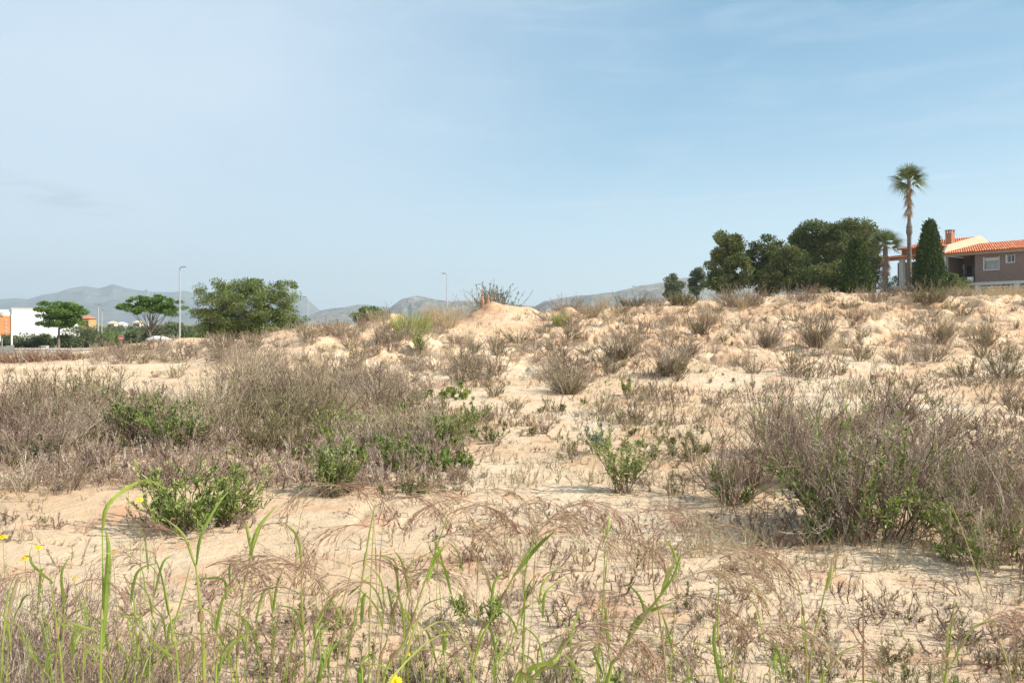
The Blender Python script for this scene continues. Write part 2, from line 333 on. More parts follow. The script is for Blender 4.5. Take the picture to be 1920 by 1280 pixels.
def ground_mat():
    m = bpy.data.materials.new('sandy_marl'); m.use_nodes = True; t = NT(m.node_tree); p = m.node_tree.nodes['Principled BSDF']
    g = t.new('ShaderNodeNewGeometry'); P = g.outputs['Position']
    n1 = t.noise(P, .22, 5, .55); n2 = t.noise(P, 1.3, 6, .6); n3 = t.noise(P, 9, 6, .65); n4 = t.noise(P, 60, 4, .7)
    c = t.ramp(t.maprange(n1, .3, .7), [(0, (.61,.42,.255)), (.5, (.68,.505,.33)), (1, (.74,.605,.425))])
    c = t.mix(t.maprange(n2, .52, .68, 0, .8), c, (.62,.355,.205))           # ochre patches
    c = t.mix(t.maprange(n2, .28, .44, .55, 0), c, (.74,.61,.44))            # pale crust
    c = t.mix(t.maprange(n3, .55, .72, 0, .45), c, (.47,.34,.235))
    c = t.mix(t.maprange(n4, .58, .70, 0, .45), c, (.33,.235,.165))         # grit
    n5 = t.noise(t.map(P, sc=(1, 1.6, 1)), 3.1, 7, .7); c = t.mix(t.maprange(n5, .60, .70, 0, .5), c, (.36,.27,.19))   # litter stains
    sp = t.new('ShaderNodeSeparateXYZ'); t.l.new(P, sp.inputs[0])
    # redder subsoil on the tipped banks and the heap
    c = t.mix(t.math('MULTIPLY', t.maprange(sp.outputs[2], .25, .9), t.maprange(t.noise(P, .7, 6, .65), .38, .62, .10, .62)), c, (.62,.385,.225))
    dx = t.math('ADD', sp.outputs[0], 1.1); dy = t.math('SUBTRACT', sp.outputs[1], 37.6); rr = t.math('SQRT', t.math('ADD', t.math('MULTIPLY', dx, dx), t.math('MULTIPLY', dy, dy)))
    c = t.mix(t.math('MULTIPLY', t.maprange(rr, .3, 1.9, .75, 0), t.maprange(n3, .3, .6, .5, 1)), c, (.62,.34,.19))
    # beyond the vacant lot the plain is scrub
    dist = t.math('SQRT', t.math('ADD', t.math('MULTIPLY', sp.outputs[0], sp.outputs[0]), t.math('MULTIPLY', sp.outputs[1], sp.outputs[1])))
    far = t.mix(t.maprange(t.noise(P, .03, 6, .6), .35, .65), (.13,.14,.075), (.34,.29,.19))
    c = t.mix(t.maprange(dist, 62, 110), c, far)
    t.l.new(c, p.inputs['Base Color']); p.inputs['Roughness'].default_value = .95; p.inputs['Specular IOR Level'].default_value = .1
    b1 = t.new('ShaderNodeBump'); b1.inputs['Strength'].default_value = .7; b1.inputs['Distance'].default_value = .045
    hh = t.math('ADD', t.math('ADD', t.math('MULTIPLY', n3, 1.0), t.math('MULTIPLY', n4, .35)), t.math('MULTIPLY', t.noise(P, 3.2, 7, .62), 2.2)); t.l.new(hh, b1.inputs['Height'])
    b2 = t.new('ShaderNodeBump'); b2.inputs['Strength'].default_value = .5; b2.inputs['Distance'].default_value = .008
    t.l.new(t.noise(P, 220, 3, .7), b2.inputs['Height']); t.l.new(b1.outputs[0], b2.inputs['Normal']); t.l.new(b2.outputs[0], p.inputs['Normal'])
    return m
GM = ground_mat()
def make_ground():
    dense = np.linspace(-42, 42, 850); coarse = np.linspace(42, 318, 94)[1:-1]
    th = np.radians(np.concatenate([dense, coarse]))
    rr = np.concatenate([[.02], np.geomspace(.4, 18, 300), np.arange(18.1, 52, .12), np.arange(52, 100, .6), np.geomspace(101, 7500, 70)])
    A, Rr = np.meshgrid(th, rr); x = np.sin(A)*Rr; y = np.cos(A)*Rr
    z = H(x.ravel(), y.ravel()).reshape(x.shape)
    nr, nt = x.shape; idx = np.arange(nr*nt).reshape(nr, nt); nx = np.roll(idx, -1, 1)
    q = np.stack([idx[:-1], idx[1:], nx[1:], nx[:-1]], -1).reshape(-1, 4)
    o = MB().add(np.stack([x, y, z], -1), Q=q[:, ::-1]).build('ground', GM, smooth=True); tag(o, kind='structure')
    return o
make_ground()

# ================================================================== plants
def nrm(v): return v/(np.linalg.norm(v, axis=-1, keepdims=True)+1e-9)
def stems(rng, n, k, br, h, spread, jit=.05, up=.35, hvar=.72, powr=.7):
    a = rng.random(n)*2*np.pi; r = br*np.sqrt(rng.random(n)); a2 = a+rng.normal(size=n)*.35
    lean = spread*rng.random(n)**powr
    d0 = nrm(np.stack([np.cos(a2)*lean, np.sin(a2)*lean, np.ones(n)], -1))
    Ln = h*(1-hvar*rng.random(n))*np.sqrt(1+.25*lean**2)
    t = np.linspace(0, 1, k)
    P = np.zeros((n, k, 3)); P[:, 0, 0] = np.cos(a)*r; P[:, 0, 1] = np.sin(a)*r; P[:, 0, 2] = -.03
    d = d0.copy()
    for i in range(1, k):
        d = nrm(d+rng.normal(size=(n, 3))*jit*3+np.array([0, 0, up/k]))
        P[:, i] = P[:, i-1]+d*(Ln/(k-1))[:, None]
    return P
def sub(rng, P, m, t0, t1, l0, l1, k=3, dev=.7, up=.25, droop=0, pw=1.0, shrink=.5, par=False):
    """m branches leaving random points of the curves P"""
    n, kk, _ = P.shape; i = rng.integers(0, n, m); t = t0+(t1-t0)*rng.random(m)**pw
    f = t*(kk-1); j = np.minimum(f.astype(int), kk-2); g = (f-j)[:, None]
    o = P[i, j]*(1-g)+P[i, j+1]*g; pd = nrm(P[i, j+1]-P[i, j])
    d = nrm(pd*(1-dev*.5)+rng.normal(size=(m, 3))*dev*.6+np.array([0, 0, up]))
    Ln = (l0+(l1-l0)*rng.random(m))*(1-shrink*t)
    out = np.zeros((m, k, 3)); out[:, 0] = o
    for q in range(1, k):
        d = nrm(d+rng.normal(size=(m, 3))*.13+np.array([0, 0, up*.25-droop]))
        out[:, q] = out[:, q-1]+d*(Ln/(k-1))[:, None]
    return (out, i) if par else out
def tipw(k, w0, w1): return np.linspace(w0, w1, k)
LEAFW = np.array([.25, 1, .75, .04])

def shrub(seed, kind, h=1.0, sp=.9, det=1.0, th=1.0, br=.10):
    """returns (woody MB, foliage MB, woody material, foliage material); det scales counts, th scales thickness"""
    rng = np.random.default_rng(seed); A = MB(); B = MB(); N = lambda v: max(3, int(v*det))
    if kind == 'dry':          # seeding shrub: crooked stems set with short side twigs like bottle brushes
        s = stems(rng, N(40), 9, br*1.3, h, sp, .075, .25)
        ts = rng.random(len(s)); A.tubes(s, tipw(9, .0058, .0013)[None]*th*(.5+rng.random((len(s), 1))), 3, tint=ts*.7)
        f, fi = sub(rng, s, N(150), .10, .8, .22*h, .50*h, 7, .6, .30, par=True); tf = np.clip(ts[fi]*.6+rng.random(len(f))*.4, 0, 1)
        A.tubes(f, tipw(7, .0034, .0011)[None]*th, 3, tint=tf*.8)
        for P_, tp, m in ((s, ts, N(800)), (f, tf, N(1900))):
            t, ti = sub(rng, P_, m, .15, 1, .025*h+.01, .11*h+.01, 3, .9, .30, par=True); tt_ = np.clip(tp[ti]*.65+rng.random(m)*.4, 0, 1)
            B.ribbons(t, tipw(3, .0028, .0011)*th, rng=rng, tint=tt_)
            v, vi = sub(rng, t, int(m*1.9), .3, 1, .006, .016, 2, .8, par=True)
            B.ribbons(v, np.array([.0020, .0010])*th, rng=rng, tint=tt_[vi]*.8)
            g_ = rng.random(len(v)) < .62; B.bits(v[g_, 1], (.0034+.0050*rng.random(g_.sum())**2.5)*th, rng, tint=np.clip(tt_[vi][g_]*.5+.65*rng.random(g_.sum())**1.5, 0, 1))
        return A, B, M['twig'], M['seed']
    if kind == 'feather':      # fine hazy grey heads (dry grass-like shrub)
        s = stems(rng, N(90), 6, br*1.8, h, sp*1.05, .06, .35)
        A.tubes(s, tipw(6, .0030, .0010)[None]*th, 3, tint=.25+rng.random(len(s))*.7)
        t = sub(rng, s, N(1500), .06, 1, .10*h, .26*h, 3, .65, .45)
        B.ribbons(t, tipw(3, .0026, .0012)*th, rng=rng, tint=rng.random(len(t)))
        u = sub(rng, t, N(3600), .2, 1, .03*h, .07*h, 2, .7, .4)
        B.ribbons(u, tipw(2, .0028, .0012)*th, rng=rng, tint=rng.random(len(u)))
        return A, B, M['twig'], M['twig']
    if kind == 'broom':        # grey-green, needle leaved
        s = stems(rng, N(60), 6, br*1.5, h, sp*1.05, .06, .35)
        A.tubes(s, tipw(6, .0040, .0014)[None]*th, 3, tint=rng.random(len(s))*.6)
        t = sub(rng, s, N(700), .05, 1, .12*h, .32*h, 3, .7, .45)
        A.ribbons(t, tipw(3, .003, .0012)*th, rng=rng, tint=rng.random(len(t))*.7)
        u = sub(rng, t, N(5200), .05, 1, .022, .045, 2, .8, .5, shrink=.2)
        B.ribbons(u, np.array([.0030, .0014])*th, rng=rng, tint=rng.random(len(u)))
        return A, B, M['twig'], M['broom']
    if kind in ('leafy', 'leafy_blue'):        # sticky-leaved perennial: lance leaves up the stems
        s = stems(rng, N(34), 6, br*1.2, h, sp*.9, .06, .4)
        A.tubes(s, tipw(6, .0048, .0020)[None]*th, 3, tint=rng.random(len(s))*.7)
        t = sub(rng, s, N(60), .2, .8, .15*h, .40*h, 4, .5, .6)
        A.tubes(t, tipw(4, .0032, .0016)[None]*th, 3, tint=rng.random(len(t))*.7)
        ls = max(1.0, th*.62)
        for P, m in ((s, N(900)), (t, N(900))):
            l = sub(rng, P, m, .30, 1, .030*ls, .068*ls, 4, .95, .35, droop=.10, pw=.75, shrink=.15)
            B.ribbons(l, LEAFW*.0125*th, rng=rng, tint=rng.random(m)**1.2)
        return A, B, M['twig'], M['leaf' if kind == 'leafy' else 'bluegrn']
    if kind == 'sparse':       # open stems with a few leaves
        s = stems(rng, N(11), 7, br*.8, h, sp*.9, .085, .3)
        A.tubes(s, tipw(7, .0040, .0015)[None]*th, 3, tint=rng.random(len(s))*.8)
        t = sub(rng, s, N(70), .25, 1, .08*h, .25*h, 3, .6, .5)
        A.ribbons(t, tipw(3, .003, .0012)*th, rng=rng, tint=rng.random(len(t)))
        l = sub(rng, t, N(420), .1, 1, .018, .045, 3, .9, .3)
        B.ribbons(l, np.array([.35, 1, .1])*.0065*th, rng=rng, tint=rng.random(len(l)))
        return A, B, M['twig'], M['broom']
    if kind == 'reed':         # upright green grass clump
        n = N(420); s = stems(rng, n, 5, br*1.8, h, sp*.55, .02, -.25, .5)
        A.ribbons(s[:n//4], np.array([.6, 1, .8, .5, .1])*.006*th, rng=rng, tint=rng.random(n//4)*.5)
        B.ribbons(s[n//4:], np.array([.6, 1, .8, .5, .1])*.008*th, rng=rng, tint=rng.random(n-n//4))
        return A, B, M['straw'], M['grass']
    if kind == 'straw':
        n = N(420); s = stems(rng, n, 5, br*1.8, h, sp*.6, .03, -.2, .5)
        A.ribbons(s, np.array([1, .9, .7, .5, .3])*.004*th, rng=rng, tint=rng.random(n))
        t = sub(rng, s, N(1500), .6, 1, .05*h, .15*h, 2, .5, .4); B.ribbons(t, np.array([.004, .003])*th, rng=rng, tint=rng.random(len(t)))
        return A, B, M['straw'], M['straw']
    if kind == 'rust':
        s = stems(rng, N(80), 6, br*1.4, h, sp, .05); A.tubes(s, tipw(6, .0040, .0014)[None]*th, 3, tint=rng.random(len(s)))
        t = sub(rng, s, N(1500), .2, 1, .10*h, .35*h, 3, .8, .35); B.ribbons(t, tipw(3, .0034, .0013)*th, rng=rng, tint=rng.random(len(t)))
        return A, B, M['redtwig'], M['redtwig']
def part_names(kind): return ('stems', {'dry': 'seed_heads', 'feather': 'twigs', 'rust': 'twigs', 'reed': 'blades', 'straw': 'seed_heads'}.get(kind, 'leaves'))

SHRUBS = []
def hero(kind, px, py, hpx, wpx, label, name='shrub', cat='shrub', seed=None, det=1, th=1, d=None, extra=None, br=.10, sp=None):
    """one plant with its own shape; py = row of its foot, hpx/wpx its size in the photo"""
    p = gp(px, py) if d is None else np.append(at(px, py, d)[:2], hz1(*at(px, py, d)[:2]))
    if p is None: print('NO GROUND', label); return None
    wd = wpx/F*p[1]; h = hpx/F*p[1]
    if d is not None: h = min(3.2, EYE+(HZ-(py-hpx))/F*d-p[2])
    d = p[1]
    if sp is None: sp = max(.25, wd/2/h*1.25)
    e = empty(name, p, 0, label, cat)
    k = seed or (int(px)*7+int(py))
    A, B, m1, m2 = shrub(k, kind, h*1.12, sp, det, th, min(br, wd*.2)); n1, n2 = part_names(kind)
    A.build(n1, m1, e); B.build(n2, m2, e)
    if extra:      # (kind, height share, spread, det, part label)
        for q, (k2, hs, s2, dt, lab) in enumerate(extra):
            A, B, m1, m2 = shrub(k+11+q, k2, h*hs, s2, dt, th, min(br, wd*.2)*1.5); n1, n2 = part_names(k2)
            A.build(n1, m1, e); o = B.build(n2, m2, e); tag(o, lab)
    SHRUBS.append((p[0], p[1], wd/2))
    return e

# ---- the plants one can single out ---------------------------------
hero('dry', 1625, 1000, 355, 360, 'tallest and widest brown seeding shrub in the right foreground, with green leaves inside', det=1.35,
     extra=[('leafy', .55, 1.1, 1.6, 'green leafy shoots growing through the dry twigs'), ('leafy', .85, .55, 1.0, None), ('broom', .8, .8, .3, None)], br=.2)
hero('dry', 1375, 945, 205, 290, 'open fan-shaped purple-brown shrub with a low green tuft, standing left of the tallest brown shrub', det=.8,
     extra=[('leafy', .42, .7, .35, 'low green tuft at the foot')], br=.07, sp=1.15)
hero('dry', 1895, 1060, 262, 290, 'tangled brown and green shrub cut by the right edge of the photo, nearest the camera', det=1.0,
     extra=[('leafy', .6, 1.0, 1.1, 'green leaves low in the tangle'), ('broom', .85, .8, .3, None)], br=.2)
hero('dry', 1800, 945, 178, 220, 'brown twiggy shrub filling the gap between the tallest shrub and the right edge', det=.8, br=.15, extra=[('broom', .95, .9, .7, None), ('leafy', .7, .9, .4, None)])
hero('dry', 1715, 905, 205, 180, 'brown seeding shrub rising directly behind the tallest brown shrub', det=.9, br=.15, extra=[('leafy', .6, .8, .3, None)])
hero('dry', 1515, 905, 195, 140, 'dark twiggy shrub tucked against the left flank of the tallest brown shrub', det=1.2, extra=[('leafy', .75, .7, .4, None)], br=.12)
hero('dry', 1455, 850, 160, 110, 'purple-brown shrub with green tips behind the open fan-shaped shrub', det=.8, extra=[('leafy', .9, .5, .25, None)])
hero('broom', 1590, 850, 150, 170, 'pale grey twiggy shrub behind the tallest brown shrub, towards its left', det=1.0)
hero('dry', 1680, 800, 110, 190, 'low wide grey shrub on the flat sand behind the right foreground thicket', det=1.0, th=1.5)
hero('broom', 1400, 905, 70, 80, 'small grey-green sprig bush squeezed between the fan-shaped shrub and the thicket on its right', det=.5)
hero('leafy', 1535, 1015, 45, 60, 'knee-high bright green tuft at the front foot of the tallest brown shrub', det=.5)
hero('leafy', 375, 985, 125, 250, 'low wide shrub with bright green leaf rosettes in the left foreground', det=2.6,
     extra=[('dry', .65, 1.3, .8, 'brown dead twigs at its base')], br=.2)
hero('leafy', 625, 925, 105, 85, 'single bright green leafy plant right of the low wide rosette shrub', det=1.2, extra=[('dry', .5, .8, .25, 'dry stems at its foot')])
hero('leafy', 728, 880, 70, 70, 'small green leafy plant right of the single bright green one', det=.5, extra=[('dry', .7, .8, .3, None)])
hero('dry', 70, 868, 175, 210, 'dark brown rounded twiggy shrub at the left edge of the photo', det=1.1, br=.2)
hero('dry', 10, 850, 190, 100, 'reddish upright twigs cut by the left edge of the photo', det=1, br=.1)
hero('leafy', 255, 830, 105, 130, 'dark green leafy shrub standing in the left thicket', det=2.2, th=1.1, extra=[('dry', 1.0, .8, .5, 'brown twigs above the leaves')], br=.16)
hero('leafy', 335, 848, 100, 130, 'green and brown mottled shrub touching the dark green leafy one on its right', det=1.8, extra=[('dry', 1.05, .9, .8, 'brown seeding twigs')], br=.16)
hero('dry', 350, 905, 95, 190, 'brown seeding twigs rising right behind the low wide rosette shrub', det=1.2, br=.2)
hero('broom', 820, 838, 75, 90, 'fresh green feathery bush near the middle of the photo', det=1.0, extra=[('leafy', 1.0, .7, 1.1, 'fresh green shoots')])
hero('dry', 780, 850, 80, 100, 'brown twiggy shrub leaning on the fresh green feathery bush', det=.8)
hero('leafy', 885, 800, 60, 40, 'narrow upright green plant right of the fresh green feathery bush', det=.4)
hero('sparse', 920, 830, 80, 130, 'wide open shrub with dark forked stems and few leaves near the middle', det=1.6, extra=[('leafy', .5, 1.0, .2, None)])
hero('leafy', 1165, 922, 135, 60, 'tall narrow leafy sprig alone on the open sand', det=.7, extra=[('sparse', 1.05, .6, .5, 'bare stems between the leaves')], sp=.35, br=.06)
hero('sparse', 1080, 855, 75, 90, 'small grey-green wiry plant left of the tall narrow sprig', det=1.3)
hero('leafy_blue', 1125, 850, 60, 50, 'small blue-green plant directly left of the tall narrow sprig', det=.25)
hero('broom', 1065, 738, 62, 120, 'dark grey-green bush at the foot of the slope, right of centre', det=1.1, th=1.9, extra=[('feather', 1.3, 1.0, .5, 'dry twigs over the green')])
hero('feather', 1255, 705, 75, 110, 'hazy brown shrub with a green tuft at its foot, right of centre', det=1.1, th=2, extra=[('leafy', .5, .5, .4, 'bright green tuft at the foot')])
hero('leafy', 1175, 740, 38, 22, 'small bright green upright plant on the terrace edge right of centre', det=.3, th=1.8)
hero('broom', 1158, 676, 56, 100, 'round dark brown-green shrub on the slope above the dark grey-green bush', det=1.0, th=2.2)
hero('broom', 1312, 628, 58, 100, 'round grey-green shrub high on the slope with a green tuft at its right', det=1.0, th=2.6)
hero('broom', 1530, 652, 78, 110, 'biggest grey shrub on the right-hand slope', det=1.2, th=2.4, extra=[('feather', 1.05, .9, .6, None)])
hero('feather', 1440, 655, 55, 90, 'grey dry shrub left of the biggest grey shrub on the slope', det=1.0, th=2.3)
hero('broom', 1765, 648, 60, 60, 'dark grey-green shrub leaning on the right-hand slope below the palm', det=.9, th=2.4)
hero('broom', 1845, 650, 52, 80, 'low wide grey-green shrub right of the leaning one on the slope', det=.9, th=2.4)
hero('leafy', 787, 660, 45, 24, 'small vivid green plant below the green reed clump', det=.6, th=2.6, br=.06)
hero('reed', 772, 630, 48, 80, 'tall fresh green reed clump on the bank left of the heap', 'reed_clump', 'reeds', det=1.0, th=2.6, br=.35)
hero('straw', 830, 612, 46, 80, 'pale straw-coloured tall grass clump between the reeds and the heap', 'grass_clump', 'grass clump', det=1.0, th=2.4, br=.35)
hero('feather', 745, 640, 30, 60, 'dark brown brush under the green reed clump', det=.6, th=2.6)
hero('reed', 1052, 612, 28, 36, 'pale green grass tuft right of the heap', 'grass_clump', 'grass clump', det=.5, th=2.6, br=.2)
hero('feather', 715, 645, 48, 30, 'brown thin bush on the sandy bank left of the reeds', det=.5, th=2.4)
hero('sparse', 728, 605, 40, 30, 'bare dark forked bush on the skyline left of the reeds', det=1.0, th=2.6)

# crest shrubs against the trees and the sky
hero('broom', 1395, 580, 50, 115, 'big olive-green bush on the crest in front of the pines', det=1.7, th=3.4, d=43, br=.5, extra=[('feather', 1.1, 1.1, .8, 'pinkish dry tips')])
hero('broom', 1737, 577, 52, 95, 'green bush with pinkish tips on the crest in front of the cypress', det=1.7, th=3.4, d=44, br=.5, extra=[('leafy', .8, .8, .6, 'green leaves'), ('feather', 1.2, 1.0, .5, 'pinkish dry tips')])
hero('broom', 1280, 578, 36, 80, 'dark green rounded bush under the two small pines', det=1.3, th=3.4, d=46, br=.4, extra=[('leafy', .9, .9, .6, None)])
hero('broom', 1185, 585, 36, 90, 'olive bush on the crest right of centre, left of the small pines', det=1.2, th=3.2, d=43, br=.4)
hero('feather', 1110, 585, 26, 70, 'dry reddish brush on the crest right of the heap', det=1.0, th=2.8, d=43, br=.3)
hero('feather', 1065, 580, 28, 60, 'short dry brush on the crest closest to the heap', det=1.0, th=2.8, d=43, br=.3)
hero('feather', 1505, 556, 30, 70, 'dry tufts on the crest before the wide double pine', det=1.0, th=3.2, d=46, br=.4)
hero('broom', 1590, 585, 26, 60, 'low dry bush on the sand edge below the dark cypress', det=.8, th=3.0, d=41, br=.3)
hero('feather', 1640, 556, 26, 60, 'small dry brush on the crest under the short palm', det=.9, th=3.2, d=46, br=.4)
hero('straw', 1850, 556, 26, 130, 'band of dry grass below the brick house', 'grass_clump', 'grass clump', det=1.3, th=3.4, d=52, br=1.6)
hero('broom', 1800, 556, 24, 70, 'grey-green bush beside the cypress, in front of the porch', det=.9, th=3.4, d=52, br=.5)
hero('straw', 1895, 560, 30, 90, 'dry grass at the right edge below the brick house', 'grass_clump', 'grass clump', det=1.2, th=3.4, d=50, br=1.2)
hero('feather', 905, 570, 30, 60, 'grey dry brush just behind the left foot of the heap', det=.9, th=2.8, d=42, br=.3)
hero('leafy_blue', 928, 568, 40, 70, 'open bluish leafy shrub behind the top of the heap, seen against the sky', det=2.4, th=3.2, d=43, br=.35, sp=.6)

# red-leaved bushes on the low bank at the left
for i, (px, py, hp, wp, lb) in enumerate([(35, 683, 34, 90, 'leftmost rust-red bush on the low bank by the road wall'),
        (88, 681, 32, 90, 'middle rust-red bush on the low bank by the road wall'), (140, 681, 27, 80, 'rightmost, browner rust-red bush on the low bank by the road wall')]):
    hero('rust', px, py, hp, wp, lb, det=.8, th=3.2, d=33, br=.5, extra=[('feather', 1.1, 1.0, .8, 'grey dry twigs among the red'), ('broom', .8, .9, .4, None)])

# ---- shrubs that make up the thickets and dot the slopes ------------
def variants(kind, n, det, th, h=.8, sp=.95):
    out = []
    for i in range(n):
        A, B, m1, m2 = shrub(900+i*37+len(kind), kind, h, sp, det, th, .12); A2 = MB(); A2.addmb(A); 
        for t in A2.mq: t[:] = 0
        q = MB(); q.addmb(A)
        b = MB(); b.addmb(B)
        for t in b.mq+b.mt: t[:] = 1
        q.addmb(b); out.append(q.mesh(kind+'_shrub', [m1, m2]))
    return out
VN = {'dry': variants('dry', 5, .55, 1.5), 'feather': variants('feather', 5, .5, 1.7), 'broom': variants('broom', 4, .45, 1.8), 'leafy': variants('leafy', 4, .4, 1.5), 'sparse': variants('sparse', 4, .9, 1.5, sp=.6), 'straw': variants('straw', 3, .35, 1.1)}
VF = {'dry': variants('dry', 4, .30, 2.3, sp=1.3), 'feather': variants('feather', 6, .42, 2.2, sp=1.35), 'broom': variants('broom', 5, .36, 2.6, sp=1.3), 'leafy': variants('leafy', 3, .3, 2.8), 'sparse': variants('sparse', 3, .6, 2.8, sp=.6), 'straw': variants('straw', 3, .3, 1.9)}
NAMES = {'dry': 'dry_shrub', 'feather': 'feathery_shrub', 'broom': 'needle_leaved_shrub', 'leafy': 'leafy_plant', 'sparse': 'wiry_plant', 'straw': 'grass_clump'}
CATS = {'dry': 'shrub', 'feather': 'shrub', 'broom': 'shrub', 'leafy': 'plant', 'sparse': 'plant', 'straw': 'grass clump'}
LOOK = {'dry': 'brown seeding twiggy shrub', 'feather': 'hazy grey-brown dry shrub', 'broom': 'grey-green needle-leaved shrub', 'leafy': 'small fresh green leafy plant', 'sparse': 'thin wiry plant with few leaves', 'straw': 'pale straw grass clump'}
def zone(seed, poly, n, mix, h0, h1, where, far=False, mind=.25, wide=1.0, dens=None):
    rng = np.random.default_rng(seed); xs = [p[0] for p in poly]; ys = [p[1] for p in poly]; got = 0; tries = 0; loc = []
    kinds = list(mix); pr = np.array([mix[k] for k in kinds], float); pr /= pr.sum()
    while got < n and tries < n*60:
        tries += 1; px = rng.uniform(min(xs), max(xs)); py = rng.uniform(min(ys), max(ys)); c = False; j = len(poly)-1
        for i in range(len(poly)):
            (xi, yi), (xj, yj) = poly[i], poly[j]
            if (yi > py) != (yj > py) and px < (xj-xi)*(py-yi)/(yj-yi)+xi: c = not c
            j = i
        if not c: continue
        p = gp(px, py)
        if p is None: continue
        if dens and fb(np.array([p[0]/dens]), np.array([p[1]/dens]), seed, 2)[0] < rng.uniform(-.35, .2): continue
        if any((p[0]-q[0])**2+(p[1]-q[1])**2 < mind**2 for q in loc): continue
        loc.append(p); k = kinds[rng.choice(len(kinds), p=pr)]; h = (h0*.85+(h1*1.3-h0*.85)*rng.random()**1.7)*(.62 if k in ('leafy', 'sparse') else 1)
        me = (VF if far else VN)[k]; me = me[rng.integers(len(me))]
        o = bpy.data.objects.new(NAMES[k], me); COL.objects.link(o); s = h/.8; o.location = p
        o.rotation_euler = (rng.normal()*.12, rng.normal()*.12, rng.random()*6.28); o.scale = (s*wide*rng.uniform(.7, 1.45), s*wide*rng.uniform(.7, 1.45), s)
        tag(o, LOOK[k]+' '+where, CATS[k], LOOK[k]+'s '+where); got += 1
    return got
# left thicket, densest part
zone(1, [(0, 762), (400, 757), (480, 712), (760, 720), (780, 770), (500, 780), (0, 790)], 66, {'feather': 6, 'dry': 3, 'broom': 3, 'straw': 2}, .5, .85, 'in the far half of the left thicket', mind=.5)
zone(2, [(0, 780), (520, 775), (800, 775), (860, 830), (560, 850), (0, 850)], 50, {'feather': 3, 'dry': 4, 'broom': 5, 'leafy': 3, 'straw': 1}, .5, .85, 'in the near half of the left thicket', mind=.35)
zone(3, [(0, 850), (240, 850), (250, 925), (0, 935)], 16, {'dry': 3, 'sparse': 3, 'feather': 2}, .25, .5, 'at the near left edge of the left thicket', mind=.25)
zone(4, [(500, 850), (860, 830), (880, 925), (640, 945), (560, 880)], 22, {'dry': 3, 'sparse': 4, 'leafy': 1, 'feather': 2}, .2, .45, 'at the near right edge of the left thicket', mind=.25)
# open sandy middle
zone(5, [(850, 725), (1430, 715), (1440, 800), (1200, 850), (870, 800)], 52, {'sparse': 6, 'broom': 3, 'leafy': 2, 'dry': 1}, .16, .42, 'on the open sand in the middle', mind=.3)
zone(6, [(860, 800), (1250, 850), (1240, 960), (900, 940)], 12, {'sparse': 6, 'dry': 1}, .12, .30, 'on the nearer open sand in the middle', mind=.3)
# slopes
zone(7, [(380, 650), (640, 620), (860, 620), (860, 735), (400, 715)], 66, {'feather': 6, 'dry': 2, 'broom': 3, 'straw': 3}, .35, .85, 'on the sandy bank left of the heap', True, .5)
zone(8, [(860, 640), (1300, 625), (1300, 715), (860, 730)], 70, {'feather': 6, 'broom': 4, 'dry': 2, 'sparse': 2, 'straw': 2}, .35, .8, 'on the lumpy slope below the heap', True, .5)
zone(9, [(1300, 600), (1920, 590), (1920, 730), (1300, 715)], 74, {'feather': 5, 'broom': 5, 'sparse': 3, 'straw': 2}, .3, .75, 'on the right-hand slope', True, .5)
zone(10, [(1020, 575), (1340, 565), (1340, 625), (1020, 630)], 38, {'feather': 6, 'broom': 4, 'straw': 3}, .35, .8, 'on the crest between the heap and the pines', True, .6)
zone(11, [(1340, 556), (1920, 552), (1920, 600), (1340, 605)], 46, {'feather': 4, 'broom': 4, 'straw': 3}, .35, .7, 'on the crest below the pines and the house', True, .6)
zone(12, [(560, 600), (860, 592), (860, 625), (560, 640)], 40, {'feather': 6, 'broom': 2, 'straw': 3}, .35, .68, 'on the skyline left of the heap', True, .5)
# left bank in front of the road
zone(13, [(150, 660), (420, 650), (430, 682), (170, 684)], 34, {'feather': 6, 'dry': 3, 'broom': 1}, .45, .85, 'on the low bank in front of the road', True, .5)
zone(14, [(200, 640), (520, 632), (520, 655), (200, 660)], 26, {'feather': 6, 'dry': 2}, .3, .55, 'at the foot of the wide acacia', True, .5)
zone(15, [(0, 692), (400, 690), (420, 708), (0, 712)], 10, {'broom': 4, 'sparse': 3}, .25, .5, 'on the pale sand strip at the left', True, .5)
# behind the right foreground thicket and at its foot
zone(16, [(1440, 740), (1920, 730), (1920, 860), (1460, 850)], 30, {'dry': 3, 'sparse': 5, 'feather': 2, 'leafy': 2, 'broom': 4, 'straw': 1}, .2, .5, 'behind the right foreground thicket', mind=.35)
zone(17, [(1700, 880), (1920, 860), (1920, 980), (1720, 990)], 6, {'dry': 3, 'leafy': 4}, .35, .6, 'in the right foreground thicket', mind=.3)
zone(18, [(900, 990), (1500, 960), (1500, 1130), (880, 1130)], 15, {'sparse': 5, 'dry': 2}, .10, .24, 'on the nearest sand in the middle', mind=.25)
zone(19, [(1500, 1020), (1800, 1040), (1900, 1250), (1500, 1200)], 6, {'sparse': 1}, .06, .13, 'on the nearest sand at the right', mind=.25)

